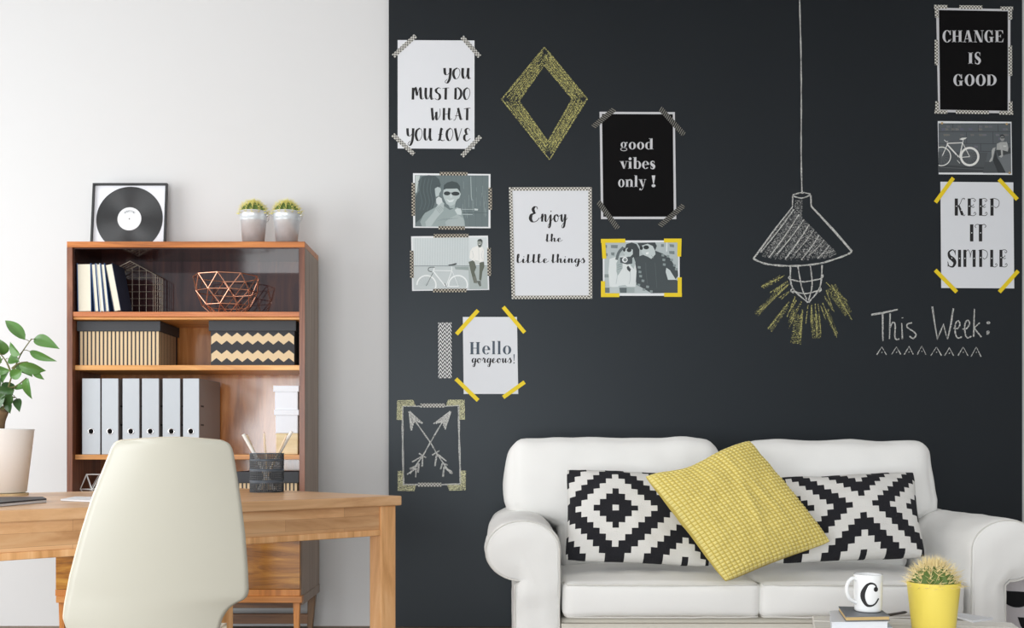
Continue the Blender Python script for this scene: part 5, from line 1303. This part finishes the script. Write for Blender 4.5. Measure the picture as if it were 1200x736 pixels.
def square_pillow(corners, D0, D1, lab, ctr, th, sub=2, seed=1, dcu=0, dcv=0):
    """corners TL TR BR BL seen; D0 depth at the foot, D1 at the head"""
    TLc, TRc, BRc, BLc = [W(c[0], c[1], d) for c, d in zip(corners, (D1, D1, D0, D0))]
    C0 = (TLc+TRc+BRc+BLc)/4; ex = ((TRc+BRc)-(TLc+BLc))/4; ey = ((TLc+TRc)-(BLc+BRc))/4
    cell = 7.2/F*(D0+D1)/2; nu = round(2*ex.length/cell); nv = round(2*ey.length/cell)
    # printed centre given in picture position
    c_ = W(ctr[0], ctr[1], (D0+D1)/2); rel = c_-C0
    cu = (rel.dot(ex)/ex.length_squared+1)/2*nu-.5; cv = (rel.dot(ey)/ey.length_squared+1)/2*nv-.5
    cu, cv = cu+dcu-.5, cv+dcv-.5
    org = Vector((C0.x, BLc.y, BLc.z))
    return pillow('patterned_cushion', C0, ex, ey, th, (lambda i, j: ruta(cu, cv, 0, 0, sub, 0)((i+.0), (j+.0)) if False else _cellm(i, j, sub, cu, cv)), ['pillow_black', 'pillow_white'], lab, nu*sub, nv*sub, org, seed=seed)
def _cellm(i, j, sub, cu, cv):
    ii = (i-round(cu*sub)-sub//2)//sub; jj = (j-round(cv*sub)-sub//2)//sub; best = 99
    for a in range(-4, 5):
        for b in range(-4, 5):
            if (a+b) % 2 == 0: best = min(best, abs(ii-11*a)+abs(jj-11*b))
    return 1 if (best == 0 or 4 <= best <= 6 or 10 <= best) else 0
square_pillow([(661, 543), (829, 562), (832, 659), (662, 664)], 3.50, 3.66, 'black and white stepped-diamond cushion at the left end of the sofa', (720.5, 592), .13, sub=3, seed=4, dcu=.2, dcv=-1.5)
# the right one shows the crossing between diamonds: a diamond centre lies 11 cells left of it
square_pillow([(902, 563), (1071, 549), (1088, 657), (905, 659)], 3.50, 3.66, 'black and white stepped-diamond cushion at the right end of the sofa', (1009-79, 589), .13, sub=3, seed=9, dcu=-.9, dcv=-.7)
# yellow one, standing on a corner
cs = [(751, 559), (880, 512), (975, 638), (851, 682)]
dp4 = (3.40, 3.52, 3.40, 3.30)
Q = [W(c[0], c[1], d) for c, d in zip(cs, dp4)]
C0 = sum(Q, Vector())/4; ex = ((Q[1]+Q[2])-(Q[0]+Q[3]))/4; ey = ((Q[0]+Q[1])-(Q[3]+Q[2]))/4
nb_u, nb_v = 27, 36
def bobble(u, v):
    a = abs(math.sin(PI*u*nb_u)); b = abs(math.sin(PI*v*nb_v)); return .0062*(a*b)**.55
def sag_(a, b):
    # hollow along the top edge where the cushion slumps, creases from the middle down
    hx = math.exp(-((a+.25)/.45)**2)*max(0, (b-.15))**1.5
    cr_ = .006*math.exp(-((a-.38+.12*b)/.07)**2)*(1-b*b)+.004*math.exp(-((a-.1-.3*b)/.06)**2)*(1-b*b)
    return Vector((.004*hx, -.0-cr_, -.020*hx))
org = Vector((Q[3].x, Q[3].y, Q[3].z))
pillow('yellow_cushion', C0, ex, ey, .12, (lambda i, j: 1 if i % 6 == 0 or j % 6 == 0 else 0), ['pillow_yellow', 'pillow_groove'], 'yellow waffle-textured cushion tilted on its corner in the middle of the sofa', nb_u*6, nb_v*6, org, seed=14, bump=bobble, sag=sag_, pinch=.04)

# ------------------------------------------------------------------ coffee table with things on it
ZT2 = .45
def at(px, py, z): D = (EYE-z)*F/(py-528); return Vector(((px-590)/F*D, D, z))
tr_ = at(1186, 729.5, ZT2); tang = math.radians(-14)
ct_ = thing('coffee_table', Vector((tr_.x, tr_.y, FLOOR)), 'low whitewashed plank table in front of the sofa', 'table', rot=tang)
nP = 7; pw = .088; LT = .47
hgt = ZT2-FLOOR
for k in range(nP):
    g = G(); g.box(-LT, 0, -(k+1)*pw+.003, -k*pw, hgt-.022, hgt-.0012*(k % 2)); make('plank', g, 'white_wood', ct_, bevel=.002)
for x0, y0 in ((-.09, -.09), (-LT+.04, -.09), (-.09, -nP*pw+.04), (-LT+.04, -nP*pw+.04)):
    g = G(); g.box(x0, x0+.05, y0, y0+.05, 0, hgt-.0225); make('leg', g, 'white_wood', ct_, bevel=.003)
for y0 in (-.075, -nP*pw+.055):
    g = G(); g.box(-LT+.0905, -.0905, y0, y0+.02, hgt-.08, hgt-.023); make('rail', g, 'white_wood', ct_, bevel=.002)
# books under the mug: pixel outlines of each top face
def flatbook(pts, z0, z1, cov, lab, pg='book_pages', catg='book', group=None):
    P = quad_ccw([at(x, y, z1) for x, y in pts]); o = Vector((P[0].x, P[0].y, z0)); t = thing('book', o, lab, catg, group)
    c = sum(P, Vector())/4; ins = [c+(p-c)*.975 for p in P]
    slab('pages', ins, z0+.0022, z1-.0022, pg, t, o); slab('cover', P, z1-.002, z1, cov, t, o, bevel=.0005); slab('cover', P, z0+.0002, z0+.002, cov, t, o, bevel=.0005)
    return t
zb0 = ZT2
flatbook([(978, 722), (1030, 717), (1046, 735), (985, 741)], zb0, zb0+.022, 'pale_cover', 'lowest pale book of the stack under the mug')
flatbook([(972, 716), (1026, 712), (1041, 728.5), (974, 729)], zb0+.0225, zb0+.0405, 'magazine', 'white book in the middle of the stack under the mug', 'paper')
flatbook([(982.5, 710.5), (1029, 711.5), (1043, 721.5), (991, 722.5)], zb0+.041, zb0+.0525, 'grey_cover', 'grey-covered notebook topmost of the stack under the mug', 'page_gold')
ZM = zb0+.053
mc = at(1017.2, 716.2, ZM)
mg = thing('mug', mc, 'white mug printed with a black letter C', 'mug')
rm = 16.6/F*mc.y; hm = EYE-(672.5-528)/F*mc.y-ZM
g = G(); g.lathe([(0, .001), (rm*.80, .001), (rm*.84, 0), (rm*.92, .003), (rm*.95, .008), (rm*.985, hm*.5), (rm, hm-.002), (rm*.98, hm), (rm*.93, hm-.002), (rm*.91, hm*.5), (rm*.86, .012), (0, .009)], mc, 64); make('mug_body', g, 'mug_white', mg, mc, smooth=True)
ha = math.radians(196)
hd_ = Vector((math.cos(ha), math.sin(ha), 0))
pts = catmull([mc+hd_*(rm*x)+Vector((0, 0, hm*z)) for x, z in ((.92, .86), (1.25, .90), (1.62, .78), (1.72, .58), (1.5, .36), (.94, .24))], 6)
g = G(); g.tube(pts, .0042, 10); make('handle', g, 'mug_white', mg, mc, smooth=True)
# letter wrapped on the mug
cq = []
Pc = catmull([Vector(p) for p in ((.80, .70), (.76, .90), (.58, 1.0), (.34, .94), (.12, .62), (.10, .34), (.28, .06), (.52, .02), (.74, .12), (.90, .34))], 8)
def wfc(i, n, t):
    k = i/(n-1); return .07+.17*math.exp(-((k-.50)/.17)**2)+(.06 if k < .06 else 0)
cq = ribbon(Pc, wfc)+disc(.76, .74, .11, 14)
g = G()
for q in cq:
    pts = []
    for p in q:
        px = 1009.5+p.x*21.5; a = math.asin(max(-.98, min(.98, (px-1017.2)/16.6))); zz = ZM+(715.2-(EYE*0))*0
        y_ = 708.5-p.y*26.5; zz = ZM+hm*(716.5-y_)/(716.5-672.5+.0)
        rad_ = rm*1.004; va = math.atan2(mc.x, mc.y)
        aa = a+va*0; pts.append(Vector((mc.x+rad_*math.sin(aa-va), mc.y-rad_*math.cos(aa-va), zz)))
    n_ = (pts[1]-pts[0]).cross(pts[2]-pts[0])
    g.poly(pts if n_.y < 0 else pts[::-1])
make('printed_letter', g, 'ink', mg, mc)
# letter strokes overlap on the same shell: fine print
# steel pen / knife lying behind the books
a, b = at(1037, 721.5, ZT2+.004), at(1063, 717.2, ZT2+.004)
p_o = a.copy(); t = thing('pen', p_o, 'thin dark metal pen lying behind the mug', 'pen'); g = G(); g.tube([a, a.lerp(b, .9)], .0035, 8); make('pen_barrel', g, 'steel_dark', t, p_o, smooth=True); g = G(); g.tube([a.lerp(b, .9), b], [.0035, .001], 8); make('pen_tip', g, 'steel_dark', t, p_o, smooth=True)
# magazine under the pot
def mags(pts, z0, z1, lab):
    P = quad_ccw([at(x, y, z1) for x, y in pts]); o = Vector((P[0].x, P[0].y, z0)); t = thing('magazine', o, lab, 'magazine')
    slab('pages', P, z0+.0003, z1-.0008, 'paper', t, o); slab('cover', P, z1-.0007, z1, 'magazine', t, o)
mags([(1112, 719.5), (1128, 718.5), (1164, 724), (1140, 727.5)], ZT2, ZT2+.005, 'white magazine lying behind the yellow pot on the table')
# yellow pot with a cactus
yc = at(1094, 741, ZT2)
yt_ = thing('potted_cactus', yc, 'round spiny cactus in a smooth yellow pot on the coffee table', 'cactus')
ry = 30/F*yc.y; rb_ = ry*.80; hy = EYE-(682-528)/F*yc.y-ZT2
g = G(); g.lathe([(0, .001), (rb_-.002, .001), (rb_, .003), (ry-.0005, hy-.003), (ry, hy), (ry-.004, hy+.0005), (ry-.005, hy-.012), (0, hy-.013)], yc, 72); make('pot', g, 'pot_yellow', yt_, yc, smooth=True)
rg_ = random.Random(5); g = G()
for k in range(260):
    a = rg_.uniform(0, 2*PI); r_ = (ry-.009)*math.sqrt(rg_.uniform(.45, 1)); s_ = rg_.uniform(.002, .0042); c = yc+Vector((r_*math.cos(a), r_*math.sin(a), hy-.008+s_*.5))
    g.add([c+Vector(d)*s_ for d in ((1, 0, 0), (-1, 0, 0), (0, 1, 0), (0, -1, 0), (0, 0, 1), (0, 0, -1))], [(0, 2, 4), (2, 1, 4), (1, 3, 4), (3, 0, 4), (2, 0, 5), (1, 2, 5), (3, 1, 5), (0, 3, 5)])
make('gravel', g, 'gravel', yt_, yc, kind='stuff')
cactus_ball(yt_, yc, (yc.x, yc.y, yc.z+hy-.012), ry*.80, ry*.86, 15, 'spine_tan', 8, 8, .026)

# ------------------------------------------------------------------ patterned pouf beyond the right arm
po = Vector((1.80, 3.84, FLOOR)); t = thing('patterned_pouf', po, 'grey pouf with black half-moon print beyond the right sofa arm', 'pouf')
Rp, Hp = .255, .255; prof = [(0, .0), (Rp*.88, .0), (Rp*.97, .03), (Rp, .09), (Rp, Hp-.09), (Rp*.97, Hp-.03), (Rp*.85, Hp-.004), (Rp*.5, Hp+.006), (0, Hp+.008)]
g = G(); g.lathe([(Vector((a, 0))).x and (a, b) or (a, b) for a, b in prof], po, 64); make('pouf_body', g, 'pouf_cloth', t, po, smooth=True)
g = G()
for row in range(4):
    zc_ = Hp-.035-row*.083
    for k in range(11):
        a0 = 2*PI*k/11+.22*(row % 2)+3.62
        # lower half-disc wrapped on the side
        nseg = 12; hw = .052
        for s in range(nseg):
            u0, u1 = -1+2*s/nseg, -1+2*(s+1)/nseg
            def pt(u, z): 
                rr_ = Rp+.0012 if .06 < z < Hp-.06 else Rp*.985
                z = max(.004, z)
                return po+Vector((rr_*math.cos(a0+u*hw/Rp), rr_*math.sin(a0+u*hw/Rp), z))
            d0, d1 = hw*math.sqrt(max(0, 1-u0*u0)), hw*math.sqrt(max(0, 1-u1*u1))
            g.poly([pt(u0, zc_), pt(u0, zc_-d0), pt(u1, zc_-d1), pt(u1, zc_)])
make('half_moon_print', g, 'pouf_black', t, po, kind='stuff')

# ------------------------------------------------------------------ to real size, floor at zero
done = set()
for o in list(scene.objects):
    if o.type in ('CAMERA', 'LIGHT'): continue
    if o.type == 'MESH' and o.data.name not in done:
        done.add(o.data.name)
        if o.parent is None and o.location.length < 1e-6:
            o.data.transform(Matrix.Scale(SCALE, 4) @ Matrix.Translation((0, 0, -FLOOR)))
        else: o.data.transform(Matrix.Scale(SCALE, 4))
    if o.parent is None:
        if o.type == 'EMPTY' or o.location.length > 1e-6: o.location = (o.location-Vector((0, 0, FLOOR)))*SCALE
    else: o.location = o.location*SCALE
